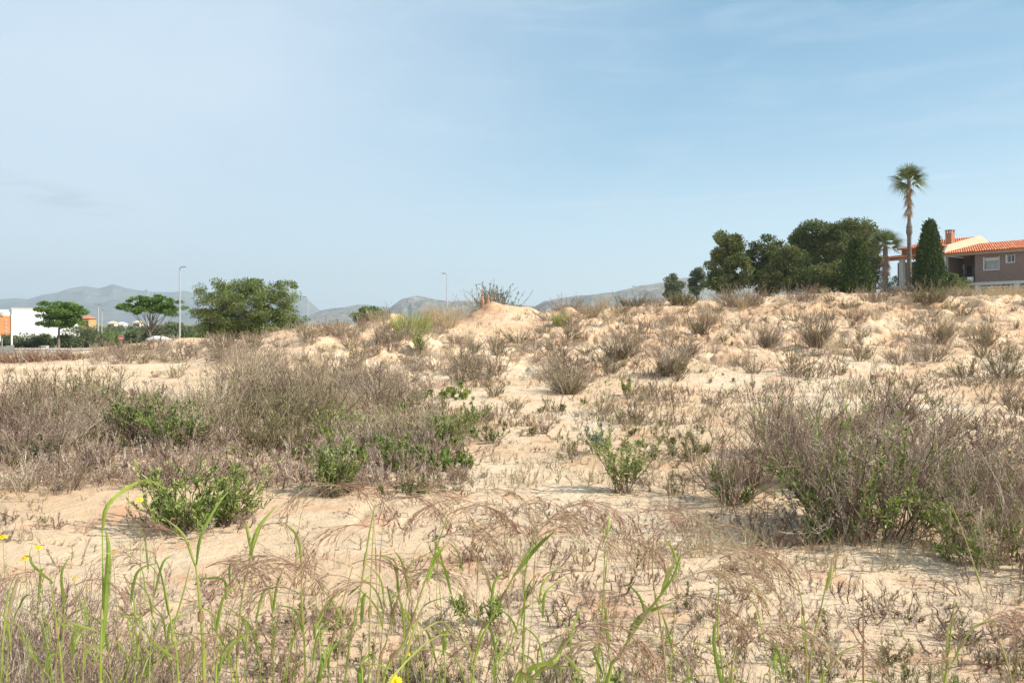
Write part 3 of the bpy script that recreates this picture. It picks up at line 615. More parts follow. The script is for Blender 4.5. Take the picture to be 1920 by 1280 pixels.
# ================================================================== hills far away
def hillmat(name, a, b, c, sc):
    m = bpy.data.materials.new(name); m.use_nodes = True; t = NT(m.node_tree); p = m.node_tree.nodes['Principled BSDF']
    P = t.new('ShaderNodeNewGeometry').outputs['Position']
    n = t.noise(P, sc, 8, .65); k = t.mix(t.maprange(n, .35, .62), a, b)
    k = t.mix(t.maprange(t.noise(P, sc*4, 6, .7), .5, .7, 0, .6), k, c)
    t.l.new(k, p.inputs['Base Color']); p.inputs['Roughness'].default_value = 1; p.inputs['Specular IOR Level'].default_value = 0
    return m
def hill(name, prof, dist, depth, m, seed, rough=.18, nx=420, ny=70, base=-6):
    """a ridge whose crest follows prof = [(px, py)] at the given distance"""
    prof = sorted(prof); px = np.linspace(prof[0][0], prof[-1][0], nx); v = np.linspace(0, 1, ny)
    top = EYE+(HZ-np.interp(px, [p[0] for p in prof], [p[1] for p in prof]))/F*dist
    PX, Vv = np.meshgrid(px, v); Tp = np.broadcast_to(top, PX.shape)
    Dd = dist-depth*.62+depth*Vv; env = np.where(Vv < .62, np.sin(np.clip(Vv/.62, 0, 1)*np.pi/2)**1.35, np.cos((Vv-.62)/.38*np.pi/2))
    X = (PX-960)/F*Dd; Y = Dd
    rg = 1-np.abs(fb(X/(depth*.22), Y/(depth*.30), seed, 5, .55))*1.7       # spurs and gullies
    Z = base+(Tp-base)*env*(1-rough*(1-rg)*(1-np.exp(-((Vv-.62)/.10)**2)*.9)*2.0)+(Tp-base)*.03*fb(X/(depth*.05), Y/(depth*.05), seed+5, 4)*env
    idx = np.arange(nx*ny).reshape(ny, nx); q = np.stack([idx[:-1, :-1], idx[:-1, 1:], idx[1:, 1:], idx[1:, :-1]], -1).reshape(-1, 4)
    o = MB().add(np.stack([X, Y, Z], -1), Q=q).build(name, m, smooth=True); tag(o, kind='structure'); return o
hm1 = hillmat('far_range', (.085,.115,.11), (.16,.175,.165), (.28,.27,.26), .004)
hm2 = hillmat('cliffs', (.11,.125,.10), (.25,.23,.20), (.44,.36,.32), .012)
hill('mountain_range', [(-500,590),(-300,578),(-120,568),(0,562),(30,558),(50,561),(80,552),(100,550),(130,542),(158,537),(185,540),(200,536),(211,532),(225,535),(238,538),(255,541),(290,546),(320,548),(345,546),(380,552),(430,556),(500,560),(540,556),(566,552),(577,560),(592,574),(604,583),(640,588),(700,592),(760,600)], 6200, 2600, hm1, 3)
hill('hills', [(560,600),(600,583),(622,578),(650,575),(672,571),(690,571),(715,573),(740,578),(780,584),(840,590),(900,598)], 3600, 900, hm2, 13, nx=260)
hill('cliffs', [(700,600),(722,585),(738,571),(752,561),(768,557),(782,555),(800,557),(820,562),(845,563),(880,564),(930,566),(1000,574),(1060,584),(1120,600)], 2900, 800, hm2, 23, rough=.3, nx=300)
hill('hillside', [(960,600),(1020,565),(1060,558),(1100,552),(1145,548),(1180,541),(1215,533),(1245,528),(1268,522),(1290,521),(1312,521),(1340,526),(1375,532),(1420,540),(1500,548),(1600,556),(1800,572),(2100,590),(2400,600)], 2300, 900, hm2, 31, rough=.12, nx=360)

# ================================================================== trees
def crown_mb(rng, lobes, n, cr, per, leaf, squash=.7, up=.3, shell=.55, tube=False, tint_by=.5, grow=1.08):
    """lobes: (cx,cy,cz,rx,ry,rz). leaf clumps scattered in and over the lobes, each a loose ball of small leaves"""
    lobes = [tuple(l[:3])+tuple(v*grow for v in l[3:]) for l in lobes]
    mb = MB(); w = np.array([l[3]*l[4]+l[3]*l[5] for l in lobes]); w = w/w.sum(); C = []
    for i in range(n):
        l = lobes[rng.choice(len(lobes), p=w)]; d = nrm(rng.normal(size=3)); 
        r = shell+(1-shell)*rng.random()**.5
        C.append(np.array(l[:3])+d*np.array(l[3:])*r)
    C = np.array(C); cs = cr*(.6+.8*rng.random(n)); ct = rng.random(n)
    i = np.repeat(np.arange(n), per); m = len(i); d = nrm(rng.normal(size=(m, 3))); r = rng.random((m, 1))**.45
    o = C[i]+d*r*cs[i][:, None]*np.array([1, 1, squash])
    dr = nrm(d+rng.normal(size=(m, 3))*.6+np.array([0, 0, up])); Ln = leaf*(.6+.8*rng.random(m))
    P = np.stack([o, o+dr*Ln[:, None]*.5, o+dr*Ln[:, None]], 1)
    mb.ribbons(P, np.array([.4, 1, .2])[None]*Ln[:, None]*.55, rng=rng, tint=np.clip(ct[i]*tint_by+rng.random(m)*(1-tint_by), 0, 1))
    return mb, C
def limbs(rng, C, base, top, r0, n, bend=.2, split=.45, sides=6):
    """a tapered trunk with limbs running out to some of the clumps"""
    mb = MB(); base = np.array(base, float); top = np.array(top, float); k = 8; t = np.linspace(0, 1, k)[:, None]
    P = base+(top-base)*t+np.cumsum(rng.normal(size=(k, 3))*bend*.08, 0)*t; mb.tubes(P, np.linspace(r0, r0*.30, k)[None], sides+2, tint=.5)
    for c in C[rng.permutation(len(C))[:n]]:
        s = split+(1-split)*rng.random()*.8; f = s*(k-1); j = min(int(f), k-2); o = P[j]+(P[j+1]-P[j])*(f-j)
        if c[2] < o[2]-.2: o = P[max(1, int(.5*k))]
        q = np.linspace(0, 1, 5)[:, None]; L_ = o+(c-o)*q+np.array([0, 0, 1])*(np.sin(q*np.pi)*-.06*np.linalg.norm(c-o))+rng.normal(size=(5, 3))*.03*q
        mb.tubes(L_, np.linspace(r0*.36, r0*.08, 5)[None], 4, tint=.4)
    return mb
def tree(name, pos, lobes, n, cr, per, leaf, lm, label, cat, trunk_r, trunk_top, seed, nl=12, group=None, split=.4, trunk_base=-.3, bark='bark', **kw):
    rng = np.random.default_rng(seed); e = empty(name, pos, 0, label, cat, group)
    mb, C = crown_mb(rng, lobes, n, cr, per, leaf, **kw)
    limbs(rng, C, (0, 0, trunk_base), trunk_top, trunk_r, nl, split=split).build('trunk', M[bark], e)
    mb.build('crown', M[lm], e); return e
def gpos(px, d, dz=0): x = (px-960)/F*d; return (x, d, hz1(x, d)+dz)
def zz(py, d): return EYE+(HZ-py)/F*d
def lob(pos, d, items):
    """lobes given as (px, py, rx_px, ry_px, depth offset) in the photo, turned into metres at distance d"""
    out = []
    for px, py, rx, ry, off in items:
        out.append(((px-960)/F*d-pos[0], off, zz(py, d)-pos[2], rx/F*d, rx/F*d*.85, ry/F*d))
    return out
# pines on the right
d = 86; p = gpos(1367, d); tree('pine_tree', p, lob(p, d, [(1364,461,24,21,0),(1357,500,25,24,1),(1378,505,22,24,-1),(1350,525,20,16,0),(1372,478,22,18,.5),(1366,532,30,16,0)]), 110, .66, 230, .20, 'pine',
     'tallest of the separate pines, leftmost of the big dark trees, with sky showing through', 'pine tree', .22, (0.2, 0, 5.2), 101, 14)
d = 90; p = gpos(1440, d); tree('pine_tree', p, lob(p, d, [(1432,468,28,22,0),(1420,500,24,26,1),(1450,490,26,22,-1),(1418,520,22,16,0),(1435,535,28,14,0)]), 100, .70, 220, .20, 'pine',
     'grey-topped pine right of the leftmost big pine', 'pine tree', .22, (0, 0, 5.0), 102, 14)
d = 82; p = gpos(1478, d); tree('pine_tree', p, lob(p, d, [(1482,488,26,22,0),(1470,515,30,24,0),(1496,520,20,24,1),(1452,515,16,14,1)]), 110, .66, 230, .19, 'pine',
     'low bushy pine between the grey-topped pine and the wide double-headed pine', 'pine tree', .2, (0, 0, 4), 103, 10, trunk_base=-.5)
d = 96; p = gpos(1530, d); tree('pine_tree', p, lob(p, d, [(1532,442,44,22,0),(1515,455,28,20,1),(1555,462,36,26,-1),(1525,490,34,28,0),(1530,525,36,20,0)]), 210, .78, 230, .20, 'pine',
     'broad umbrella pine forming the left half of the wide dark canopy', 'pine tree', .3, (0, 0, 7.0), 104, 18)
d = 94; p = gpos(1602, d); tree('pine_tree', p, lob(p, d, [(1600,438,42,20,0),(1625,458,26,24,1),(1580,465,34,28,-1),(1618,492,30,30,0),(1590,500,30,24,0),(1600,528,34,18,0)]), 210, .78, 230, .20, 'pine',
     'broad umbrella pine forming the right half of the wide dark canopy', 'pine tree', .3, (0, 0, 7.0), 105, 18)
d = 80; p = gpos(1555, d); tree('pine_tree', p, lob(p, d, [(1550,520,38,20,0),(1530,530,26,16,0),(1575,522,22,22,0)]), 100, .62, 220, .18, 'pine',
     'low dark young pine in front of the wide canopy', 'pine tree', .16, (0, 0, 2.6), 106, 8)
for px, top, lb, sd_ in ((1263, 508, 'left one of the two small pale pines on the crest', 111), (1307, 499, 'right one of the two small pale pines on the crest', 112)):
    d = 105; p = gpos(px, d); z0 = zz(556, d)-p[2]; L_ = lob(p, d, [(px, top+8, 7, 7, 0), (px-2, top+22, 12, 9, 0), (px+3, top+32, 14, 9, 0), (px-2, top+44, 14, 8, 0)])
    tree('small_pine', p, L_, 34, .5, 150, .19, 'olive', lb, 'pine tree', .14, (0, 0, L_[0][2]), sd_, 8, 'small pines on the crest', split=.2)
# cypresses: dense upright sprays
def cypress(pos, h, r, seed, label, pw=.6):
    rng = np.random.default_rng(seed); e = empty('cypress', pos, 0, label, 'cypress'); n = 420; mb = MB()
    v = rng.random(n)**.85; a = rng.random(n)*6.283; rad = r*np.minimum(1, (v*3.2+.55))*np.maximum(.05, 1-v)**pw*(1.15)*(.85+.25*rng.random(n))
    C = np.stack([np.cos(a)*rad*.86, np.sin(a)*rad*.86, .25+v*(h-.5)], -1); i = np.repeat(np.arange(n), 62); m = len(i)
    o = C[i]+rng.normal(size=(m, 3))*np.array([.15, .15, .26]); dr = nrm(np.stack([np.cos(a[i])*.4, np.sin(a[i])*.4, np.ones(m)], -1)+rng.normal(size=(m, 3))*.35)
    Ln = .15+.14*rng.random(m); P = np.stack([o, o+dr*Ln[:, None]*.5, o+dr*Ln[:, None]], 1); ct = rng.random(n)
    mb.ribbons(P, np.array([.5, 1, .15])[None]*Ln[:, None]*.5, rng=rng, tint=ct[i]*.5+rng.random(m)*.5); mb.build('crown', M['cypress'], e)
    MB().tubes(np.array([[0,0,-.4],[0,0,h*.3],[0,0,h*.85]]), np.array([[.16,.12,.03]]), 7).build('trunk', M['bark'], e)
cypress(gpos(1743, 78), zz(418, 78)-gpos(1743, 78)[2], 1.42, 121, 'tall dense cone-shaped cypress in front of the house')
cypress(gpos(1605, 76), zz(452, 76)-gpos(1605, 76)[2], 1.35, 122, 'dark narrow cypress against the wide pine canopy, left of the short palm', .55)
# palms
def palm(pos, h, r0, nf, fr, seed, label, skirt, lean=0., ring=None):
    rng = np.random.default_rng(seed); e = empty('fan_palm', pos, 0, label, 'palm tree'); k = 26; t = np.linspace(0, 1, k)
    P = np.stack([lean*np.sin(t*3)*.4, 0*t, -.3+(h+.3)*t], -1); rad = r0*(1.25-.45*t)*(1+.05*rng.normal(size=k)); rad[0] *= 1.25
    if ring:
        for rz in ring: rad = rad+r0*.75*np.exp(-((t-rz)/.013)**2)
    kk = 90; t2 = np.linspace(0, 1, kk); P2 = np.stack([np.interp(t2, t, P[:, i]) for i in range(3)], -1); r2 = np.interp(t2, t, rad)*(1+.05*np.sin(t2*h*22)+.03*rng.normal(size=kk))
    tr = MB().tubes(P2, r2[None], 12).build('trunk', M['bark'], e); top = P[-1]
    def frond(mb, el, a, L1, fan, nseg, dead=False):
        d = np.array([math.cos(a)*math.cos(el), math.sin(a)*math.cos(el), math.sin(el)]); side = nrm(np.cross(d, [0, 0, 1])); upv = np.cross(side, d); rr_ = rng.uniform(-1, 1); side, upv = side*math.cos(rr_)+upv*math.sin(rr_), upv*math.cos(rr_)-side*math.sin(rr_)
        o = top+np.array([0, 0, -.05]); q = np.linspace(0, 1, 5)[:, None]; drp = .10 if not dead else .02
        pet = o+d*L1*q+np.array([0, 0, -1])*drp*L1*q**2; mb.tubes(pet, np.array([[.028, .024, .02, .018, .014]]), 3, tint=.75); c = pet[-1]
        th = np.linspace(-1, 1, nseg)*(1.0 if not dead else .5)*(.9+.2*rng.random()); ln = fan*(.72+.28*np.cos(th*.8))*(.9+.2*rng.random(nseg))
        dv = np.cos(th)[:, None]*d+np.sin(th)[:, None]*side+upv*.12
        Pp = np.stack([c+dv*ln[:, None]*s+np.array([0, 0, -1])*(ln[:, None]*g) for s, g in ((0, 0), (.35, .01), (.7, .07), (1, .24))], 1)
        mb.ribbons(Pp, np.array([.02, .058, .030, .004])*fan, side=np.broadcast_to(upv, (nseg, 3)), tint=np.clip(rng.random()*.6+rng.random(nseg)*.4, 0, 1))
    live = MB(); dead = MB()
    for i in range(nf):
        el = R(84)-R(125)*(i/nf)**1.0+rng.normal()*.14; frond(live, el, i*2.4+rng.normal()*.2, fr*(.20+.26*rng.random()), fr*.95, 13)
    for i in range(int(skirt*18)):
        L0 = rng.random()**.8*fr*.75; top = P[-1]-np.array([0, 0, L0*skirt+.2]); frond(dead, -R(62)-R(22)*rng.random(), rng.random()*6.28, fr*.28*(.6+.7*rng.random()), fr*.45, 9, True)
    live.build('crown', M['palm'], e); dead.build('dead_fronds', M['deadpalm'], e); return e
d = 80; p = gpos(1704, d); palm(p, zz(337, d)-p[2], .20, 27, 1.75, 131, 'very tall fan palm rising high above the house roof', 1.9, .12, (.55, .59, .46))
d = 80; p = gpos(1660, d); palm(p, zz(458, d)-p[2], .26, 28, 1.6, 132, 'short fan palm with a thick skirt of dead fronds, left of the porch', 1.9)

# far left: wide acacia bush, umbrella trees, olives
d = 60; p = gpos(468, d); p = (p[0], d, zz(645, d)); tree('acacia_tree', p, lob(p, d, [(470,572,66,40,0),(420,575,40,34,0),(520,570,36,32,0),(470,545,48,20,0),(410,605,34,20,0),(500,600,54,22,.5),(440,615,36,16,0),(470,622,50,14,0),(520,615,36,14,0),(400,622,30,16,0),(385,600,26,22,0),(545,600,24,24,0),(430,595,40,26,0),(455,540,30,16,1),(400,550,30,20,0),(535,548,30,22,0)]), 400, .50, 150, .11, 'yolive',
     'wide sprawling olive-green acacia, the biggest tree on the left', 'tree', .18, (0, 0, 2.4), 141, 46, split=.12, squash=.6, shell=.35, grow=1.16)
rng = np.random.default_rng(142)
d = 84; p = gpos(110, d); tree('umbrella_tree', p, lob(p, d, [(112,577,38,10,0),(120,584,36,8,0),(108,600,34,10,0),(118,606,32,8,0),(142,590,12,12,0)]), 100, .45, 190, .16, 'bright',
     'bright green two-tiered tree before the white building', 'tree', .17, (0, 0, 3.7), 143, 18, grow=1.2, split=.55, squash=.35, shell=.2)
d = 84; p = gpos(282, d); tree('umbrella_tree', p, lob(p, d, [(285,570,46,11,0),(300,577,36,9,0),(262,578,34,8,0),(325,580,18,9,0),(282,562,24,7,0)]), 85, .45, 170, .16, 'bright',
     'wide flat-topped tree with bare grey branches under the green, left of the wide acacia', 'tree', .16, (0, 0, 3.4), 144, 26, grow=1.2, split=.35, squash=.35, shell=.2)
d = 105; p = gpos(690, d); p = (p[0], d, zz(612, d)); tree('round_tree', p, lob(p, d, [(683,592,20,11,0),(706,590,16,7,0),(692,585,16,8,0)]), 46, .5, 170, .18, 'bright', 'small vivid green round tree top on the skyline between the acacia and the heap', 'tree', .14, (0, 0, 1.5), 145, 6)
OL = [(48,642,26,12,'dark green olive bush left of the two-tiered tree',88),(18,640,14,9,'small dark bush under the orange corner of the white building',90),(86,640,15,9,'small olive bush between the dark green one and the two-tiered tree trunk',88),
      (150,632,30,18,'largest grey-green olive right of the two-tiered tree',90),(128,640,20,12,'grey-green olive bush touching the largest olive',86),(205,638,20,11,'bright low bush behind the pair of lamp posts',96),(178,636,18,12,'olive bush right of the largest olive, by the lamp posts',94),
      (250,634,22,10,'green bush behind the round red sign',98),(300,628,26,14,'pale grey-green olive under the flat-topped tree',92),(345,632,22,14,'olive bush between the tall lamp and the acacia',90),(325,612,16,8,'dark round tree far behind the tall lamp',110),(380,640,22,12,'low green bush at the left foot of the acacia',70),(268,622,16,8,'small green tree behind the flat-topped tree',115)]
for i, (px, py, rx, ry, lb, d) in enumerate(OL):
    x = (px-960)/F*d; p = (x, d, zz(656, d)); mt = 'bright' if 'bright' in lb or ' green bush' in lb and i % 2 else 'olive'
    tree('olive_bush', p, lob(p, d, [(px,py,rx,ry,0),(px-rx*.4,py+ry*.4,rx*.6,ry*.6,0),(px+rx*.4,py+ry*.3,rx*.55,ry*.6,0)]), 46, .5, 120, .17, mt, lb, 'bush', .10, (0, 0, .9), 150+i, 6, shell=.4)
# far wood on the plain, one mass
rng = np.random.default_rng(170); n = 900; far = MB()
xx = rng.uniform(-190, 120, n); dd = rng.uniform(170, 330, n); keep = (xx/dd < -.28)|(rng.random(n) < .25); xx, dd = xx[keep], dd[keep]; n = len(xx)
C = np.stack([xx, dd, H(xx, dd, False)+.6+1.2*rng.random(n)], -1); i = np.repeat(np.arange(n), 60); m = len(i)
o = C[i]+nrm(rng.normal(size=(m, 3)))*(rng.random((m, 1))**.4)*np.array([2.0, 2.0, 1.1]); dr = nrm(rng.normal(size=(m, 3))); Ln = .35+.35*rng.random(m)
far.ribbons(np.stack([o, o+dr*Ln[:, None]], 1), np.array([.3, .2]), rng=rng, tint=(rng.random(n)[i]*.6+rng.random(m)*.4)); ob = far.build('far_wood', M['olive']); tag(ob, 'belt of dark far-off trees on the plain at the left', 'trees', kind='stuff')

# ================================================================== simple building materials
def plain(name, c, rough=.8, n=(3, .12), bump=None, metal=0, spec=.2):
    m = bpy.data.materials.new(name); m.use_nodes = True; t = NT(m.node_tree); p = m.node_tree.nodes['Principled BSDF']
    P = t.new('ShaderNodeTexCoord').outputs['Object']; f = t.maprange(t.noise(P, n[0], 5, .6), .3, .7, 1-n[1], 1+n[1]*.5, False)
    mx = t.new('ShaderNodeVectorMath', _operation='SCALE'); mx.inputs[0].default_value = c; t.l.new(f, mx.inputs['Scale']); t.l.new(mx.outputs[0], p.inputs['Base Color'])
    p.inputs['Roughness'].default_value = rough; p.inputs['Metallic'].default_value = metal; p.inputs['Specular IOR Level'].default_value = spec
    return m
B_ = {'white': plain('white_render', (.82,.81,.79)), 'cream': plain('cream_render', (.74,.60,.42), n=(1.2,.1)), 'offwhite': plain('off_white_paint', (.70,.68,.64)), 'orange': plain('orange_cladding', (.80,.30,.12), n=(.4,.15)),
      'steel': plain('galvanised_steel', (.50,.50,.49), .5, metal=.3), 'concrete': plain('pale_concrete', (.55,.52,.47), n=(.8,.25)), 'grey': plain('grey_panel', (.20,.22,.21)), 'dark': plain('dark_metal', (.05,.05,.055), .5),
      'glass': plain('window_glass', (.10,.12,.14), .08, (1,.1), spec=.8), 'yellow': plain('yellow_render', (.55,.36,.15)), 'asphalt': plain('asphalt', (.07,.07,.072), .9, (2,.3)), 'red': plain('sign_red', (.70,.10,.07), .5), 'signwhite': plain('sign_white', (.85,.85,.83), .5), 'shutter': plain('roller_shutter', (.66,.66,.63)), 'curtain': plain('curtain', (.42,.44,.45)), 'orbrick': plain('orange_brick', (.50,.23,.13), n=(6,.3))}
def brickmat():
    m = bpy.data.materials.new('brown_brick'); m.use_nodes = True; t = NT(m.node_tree); p = m.node_tree.nodes['Principled BSDF']
    tc_ = t.new('ShaderNodeTexCoord'); b = t.new('ShaderNodeTexBrick'); sp = t.new('ShaderNodeSeparateXYZ'); t.l.new(tc_.outputs['Object'], sp.inputs[0]); cb = t.new('ShaderNodeCombineXYZ')
    t.l.new(t.math('ADD', sp.outputs[0], sp.outputs[1]), cb.inputs[0]); t.l.new(sp.outputs[2], cb.inputs[1]); t.l.new(cb.outputs[0], b.inputs[0])
    b.inputs['Color1'].default_value = (.17,.105,.09,1); b.inputs['Color2'].default_value = (.25,.165,.14,1); b.inputs['Mortar'].default_value = (.33,.27,.24,1)
    b.inputs['Scale'].default_value = 1; b.inputs['Brick Width'].default_value = .25; b.inputs['Row Height'].default_value = .075; b.inputs['Mortar Size'].default_value = .008
    c = t.mix(t.maprange(t.noise(tc_.outputs['Object'], .8, 5, .6), .3, .7, 0, .5), b.outputs[0], (.27,.20,.165)); t.l.new(c, p.inputs['Base Color']); p.inputs['Roughness'].default_value = .9
    return m
B_['brick'] = brickmat()
B_['tile'] = mat('roof_tiles', [(0, (.42,.13,.06)), (.5, (.60,.20,.09)), (1, (.74,.34,.18))], .8, 0, objrand=0, noise=(1.5, .5))

# ================================================================== the house
hx, hy = np.array([.491, -.871]), np.array([.871, .491])        # along the facade, into the house
HO = np.array([44.9, 95.7])
HM = np.array([[hx[0], hy[0], 0], [hx[1], hy[1], 0], [0, 0, 1]])
import mathutils
ang = math.atan2(hx[1], hx[0])          # local x runs along the facade, local y into the house
house = empty('brick_house', (HO[0], HO[1], 5.0), ang, 'long brick house with orange tiled roofs on the crest at the right', 'house')
def w2l(z): return z-5.0
def s_at(px, n=0.0):       # facade coordinate under photo column px at inset n
    k = (px-960)/F; ax, ay = HO+hy*n; return (k*ay-ax)/(hx[0]-k*hx[1])
def z_at(px, py, n=0.0):
    s = s_at(px, n); dep = HO[1]+hy[1]*n+hx[1]*s; return EYE+(HZ-py)/F*dep-5.0
def hp(name, items, m, parent=house):
    mb = MB()
    for a, b in items: mb.box(a, b)
    return mb.build(name, m, parent)
E_ = 4.35; FL = 1.02            # eaves and upper floor height above the house base
sB = s_at(1828); sP = s_at(1771); sW0, sW1 = s_at(1846), s_at(1873); zW0, zW1 = z_at(1860, 505), z_at(1860, 482)
sV0, sV1 = s_at(1888), s_at(1902); zV0, zV1 = z_at(1895, 491), z_at(1895, 478)
SE = 26.0
# brick facade built as pieces round the two openings
cuts = [(sB, sW0, FL, E_-.25), (sW0, sW1, FL, zW0), (sW0, sW1, zW1, E_-.25), (sW1, sV0, FL, E_-.25), (sV0, sV1, FL, zV0), (sV0, sV1, zV1, E_-.25), (sV1, SE, FL, E_-.25)]
hp('brick_wall', [((a, 0, c), (b, .3, d_)) for a, b, c, d_ in cuts]+[((sB, .3, FL), (sB+.3, 3.2, E_-.25)), ((sP, 3.2, FL), (sB+.3, 3.5, E_-.25)), ((sP-.02, .35, FL), (sP+.25, 3.2, E_-.25))]
   +[((0.6, 3.6, FL), (sP-.02, 3.9, E_-.25))], B_['brick'])
hp('side_wall', [((SE-.3, .3, FL), (SE, 12, E_-.25)), ((2.2, 11.7, -1), (SE-.3, 12, E_-.25)), ((2.2, 3.9, -1), (2.5, 11.7, E_-.25))], B_['brick'])
for a, b, c, e_, nm in ((sW0, sW1, zW0, zW1, 'wide'), (sV0, sV1, zV0, zV1, 'small')):
    wn = hp('window', [((a, -.04, c-.10), (b, .28, c)), ((a-.12, -.03, c-.10), (a, .12, e_+.06)), ((b, -.03, c-.1), (b+.06, .12, e_+.06))], B_['offwhite'], house)
    if nm == 'wide':
        hp('shutter', [((a+.01, .05, e_-.42+.04*i), (b-.01, .085, e_-.385+.04*i)) for i in range(10)], B_['shutter'], wn)
        hp('pane', [((a+.02, .16, c), (b-.02, .18, e_))], B_['curtain'], wn); hp('frame', [((a+(b-a)*q-.03, .11, c), (a+(b-a)*q+.03, .15, e_-.40)) for q in (.03, .35, .66, .97)], B_['steel'], wn)
    else:
        hp('pane', [((a+.02, .16, c), (b-.02, .18, e_))], B_['glass'], wn); hp('frame', [((a+(b-a)*q-.025, .11, c), (a+(b-a)*q+.025, .15, e_)) for q in (.03, .5, .97)]+[((a, .10, e_-.05), (b, .155, e_))], B_['signwhite'], wn)
# floor slab, ring beam, lower storey
hp('floor_slab', [((-.2, -.10, FL-.32), (SE, .3, FL)), ((-.2, .3, FL-.22), (SE, 11.7, FL-.01))], B_['offwhite'])
hp('ring_beam', [((-.2, -.06, E_-.25), (SE, .34, E_))], B_['offwhite'])
lo = [(sB, sB+.5), (s_at(1902), s_at(1902)+.5), (18.5, 19.0), (22, 22.5)]
for a, b in lo: hp('pillar', [((a, -.08, -1.2), (b, .4, FL-.32))], B_['offwhite'])
hp('lower_wall', [((sP, 1.4, -1.2), (SE, 1.6, FL-.33)), ((-.1, 1.2, -1.2), (sP, 1.4, FL-.33))], B_['concrete'])
hp('lower_lintel', [((sB+.5, .02, FL-.62), (s_at(1902), .3, FL-.50)), ((s_at(1902)+.5, .02, FL-.62), (18.5, .3, FL-.50))], B_['shutter'])
# porch: pillars, back wall, railings
for px_ in (1637, 1691, 1771):
    s = s_at(px_); hp('pillar', [((s-.32, -.08, -1.2), (s+.22, .36, E_-.25))], B_['offwhite'])
def railing(a, b, n, z0=FL, h=1.0):
    mb = MB(); mb.box((a, n, z0+h-.05), (b, n+.05, z0+h)); mb.box((a, n, z0+.08), (b, n+.04, z0+.12))
    for q in np.arange(a, b, .14): mb.box((q, n+.008, z0+.12), (q+.028, n+.036, z0+h-.05))
    return mb.build('railing', B_['dark'], house)
railing(s_at(1640), s_at(1684), .05); railing(s_at(1700), s_at(1766), .05); railing(sP+.3, sB-.02, .05)
hp('air_conditioner', [((s_at(1817), -.36, FL+.15), (s_at(1827)-.05, -.08, FL+.62))], B_['signwhite'])
wn = hp('window', [((s_at(1797, 3.2), 3.10, FL+1.0), (s_at(1809, 3.2), 3.17, FL+2.3))], B_['offwhite']); hp('pane', [((s_at(1798.5, 3.2), 3.07, FL+1.1), (s_at(1807.5, 3.2), 3.095, FL+1.75))], B_['glass'], wn)
hp('door', [((s_at(1814, 3.2), 3.1, FL), (s_at(1822, 3.2), 3.17, FL+2.1))], B_['dark'])
# roofs: real rows of barrel tiles running down the slope
def tiles(name, s0, s1, n0, z0, n1, z1, parent=house, pitch=.26, under=.10):
    L_ = math.hypot(n1-n0, z1-z0); rows = max(1, int(L_/.42)); cols = int((s1-s0)/pitch); mb = MB(); rg = np.random.default_rng(abs(int(s0*10+n0*7))+3)
    ux = np.array([0, (n1-n0)/L_, (z1-z0)/L_]); nn = np.array([0, -ux[2], ux[1]])
    k = 6; th = np.linspace(0, np.pi, k)
    for r in range(rows):
        a = r*L_/rows-.04; b = (r+1)*L_/rows+.03
        for sgn in (1,):
            cx = s0+pitch*(np.arange(cols)+.5); lift0 = .030; tint = rg.random(cols)
            ring = lambda t_, lift, rad: np.stack([cx[:, None]+np.cos(th)[None]*rad, np.broadcast_to(n0+ux[1]*t_+nn[1]*(np.sin(th)*rad+lift), (cols, k)), np.broadcast_to(z0+ux[2]*t_+nn[2]*(np.sin(th)*rad+lift), (cols, k))], -1)
            A_ = ring(a, lift0, .100); C_ = ring(b, 0.0, .085); V = np.stack([A_, C_], 1).reshape(-1, 3); idx = np.arange(cols*2*k).reshape(cols, 2, k)
            q = np.stack([idx[:, 0, :-1], idx[:, 1, :-1], idx[:, 1, 1:], idx[:, 0, 1:]], -1).reshape(-1, 4); mb.add(V, Q=q, tint=np.repeat(tint, k-1))
    V = np.array([[s0,n0,z0],[s1,n0,z0],[s1,n1,z1],[s0,n1,z1]]); W_ = V-nn*under; mb.add(np.concatenate([W_, V+nn*.012]), Q=[[0,3,2,1],[4,5,6,7],[0,1,5,4],[1,2,6,5],[2,3,7,6],[3,0,4,7]], tint=.15)
    return mb.build(name, B_['tile'], parent)
sl = .2
tiles('roof', sP-.02, SE+.3, -.55, E_+.02, 7.1, E_+.02+7.65*sl)                      # lower roof over the brick part
tiles('roof', sP-.02, SE+.3, 14.6, E_+.02, 7.14, E_+.02+7.5*sl)
tiles('roof', -.6, sP-.32, -.55, E_+.02, 1.0, E_+.35)                                   # low strip over the porch
hp('clerestory', [((2.9, 1.0, E_+.2), (sP-.32, 1.25, E_+1.08))], B_['orbrick'])
up = tiles('roof', 2.6, sP-.34, .55, E_+1.10, 7.1, E_+1.10+6.55*sl)
tiles('roof', 2.6, sP-.34, 13.6, E_+1.10, 7.14, E_+1.10+6.5*sl)
# cream gable wall between the two roof levels
mb = MB(); y0, y1 = .75, 7.3; g0, g1 = E_+1.12, E_+1.22+6.6*sl
V = []
for s_ in (sP-.32, sP-.04): V += [[s_, -.4, E_-.15], [s_, 14, E_-.15], [s_, 7.3, g1+.02], [s_, .75, g0+.03]]
mb.add(np.array(V), Q=[[0,1,2,3],[7,6,5,4],[0,4,5,1],[1,5,6,2],[2,6,7,3],[3,7,4,0]]); mb.build('gable_wall', B_['cream'], house)
# chimney
cs = s_at(1781, 1.9); cz0, cz1 = E_+1.2, z_at(1781, 437, 1.9)
ch = hp('chimney', [((cs-.36, 1.6, cz0), (cs+.36, 2.25, cz1))], B_['orbrick'], up)
hp('chimney_cap', [((cs-.42, 1.54, cz1+.28), (cs+.42, 2.31, cz1+.36))]+[((cs+a-.07, b-.07, cz1), (cs+a+.07, b+.07, cz1+.28)) for a in (-.3, 0, .3) for b in (1.67, 2.18)], B_['orbrick'], up)
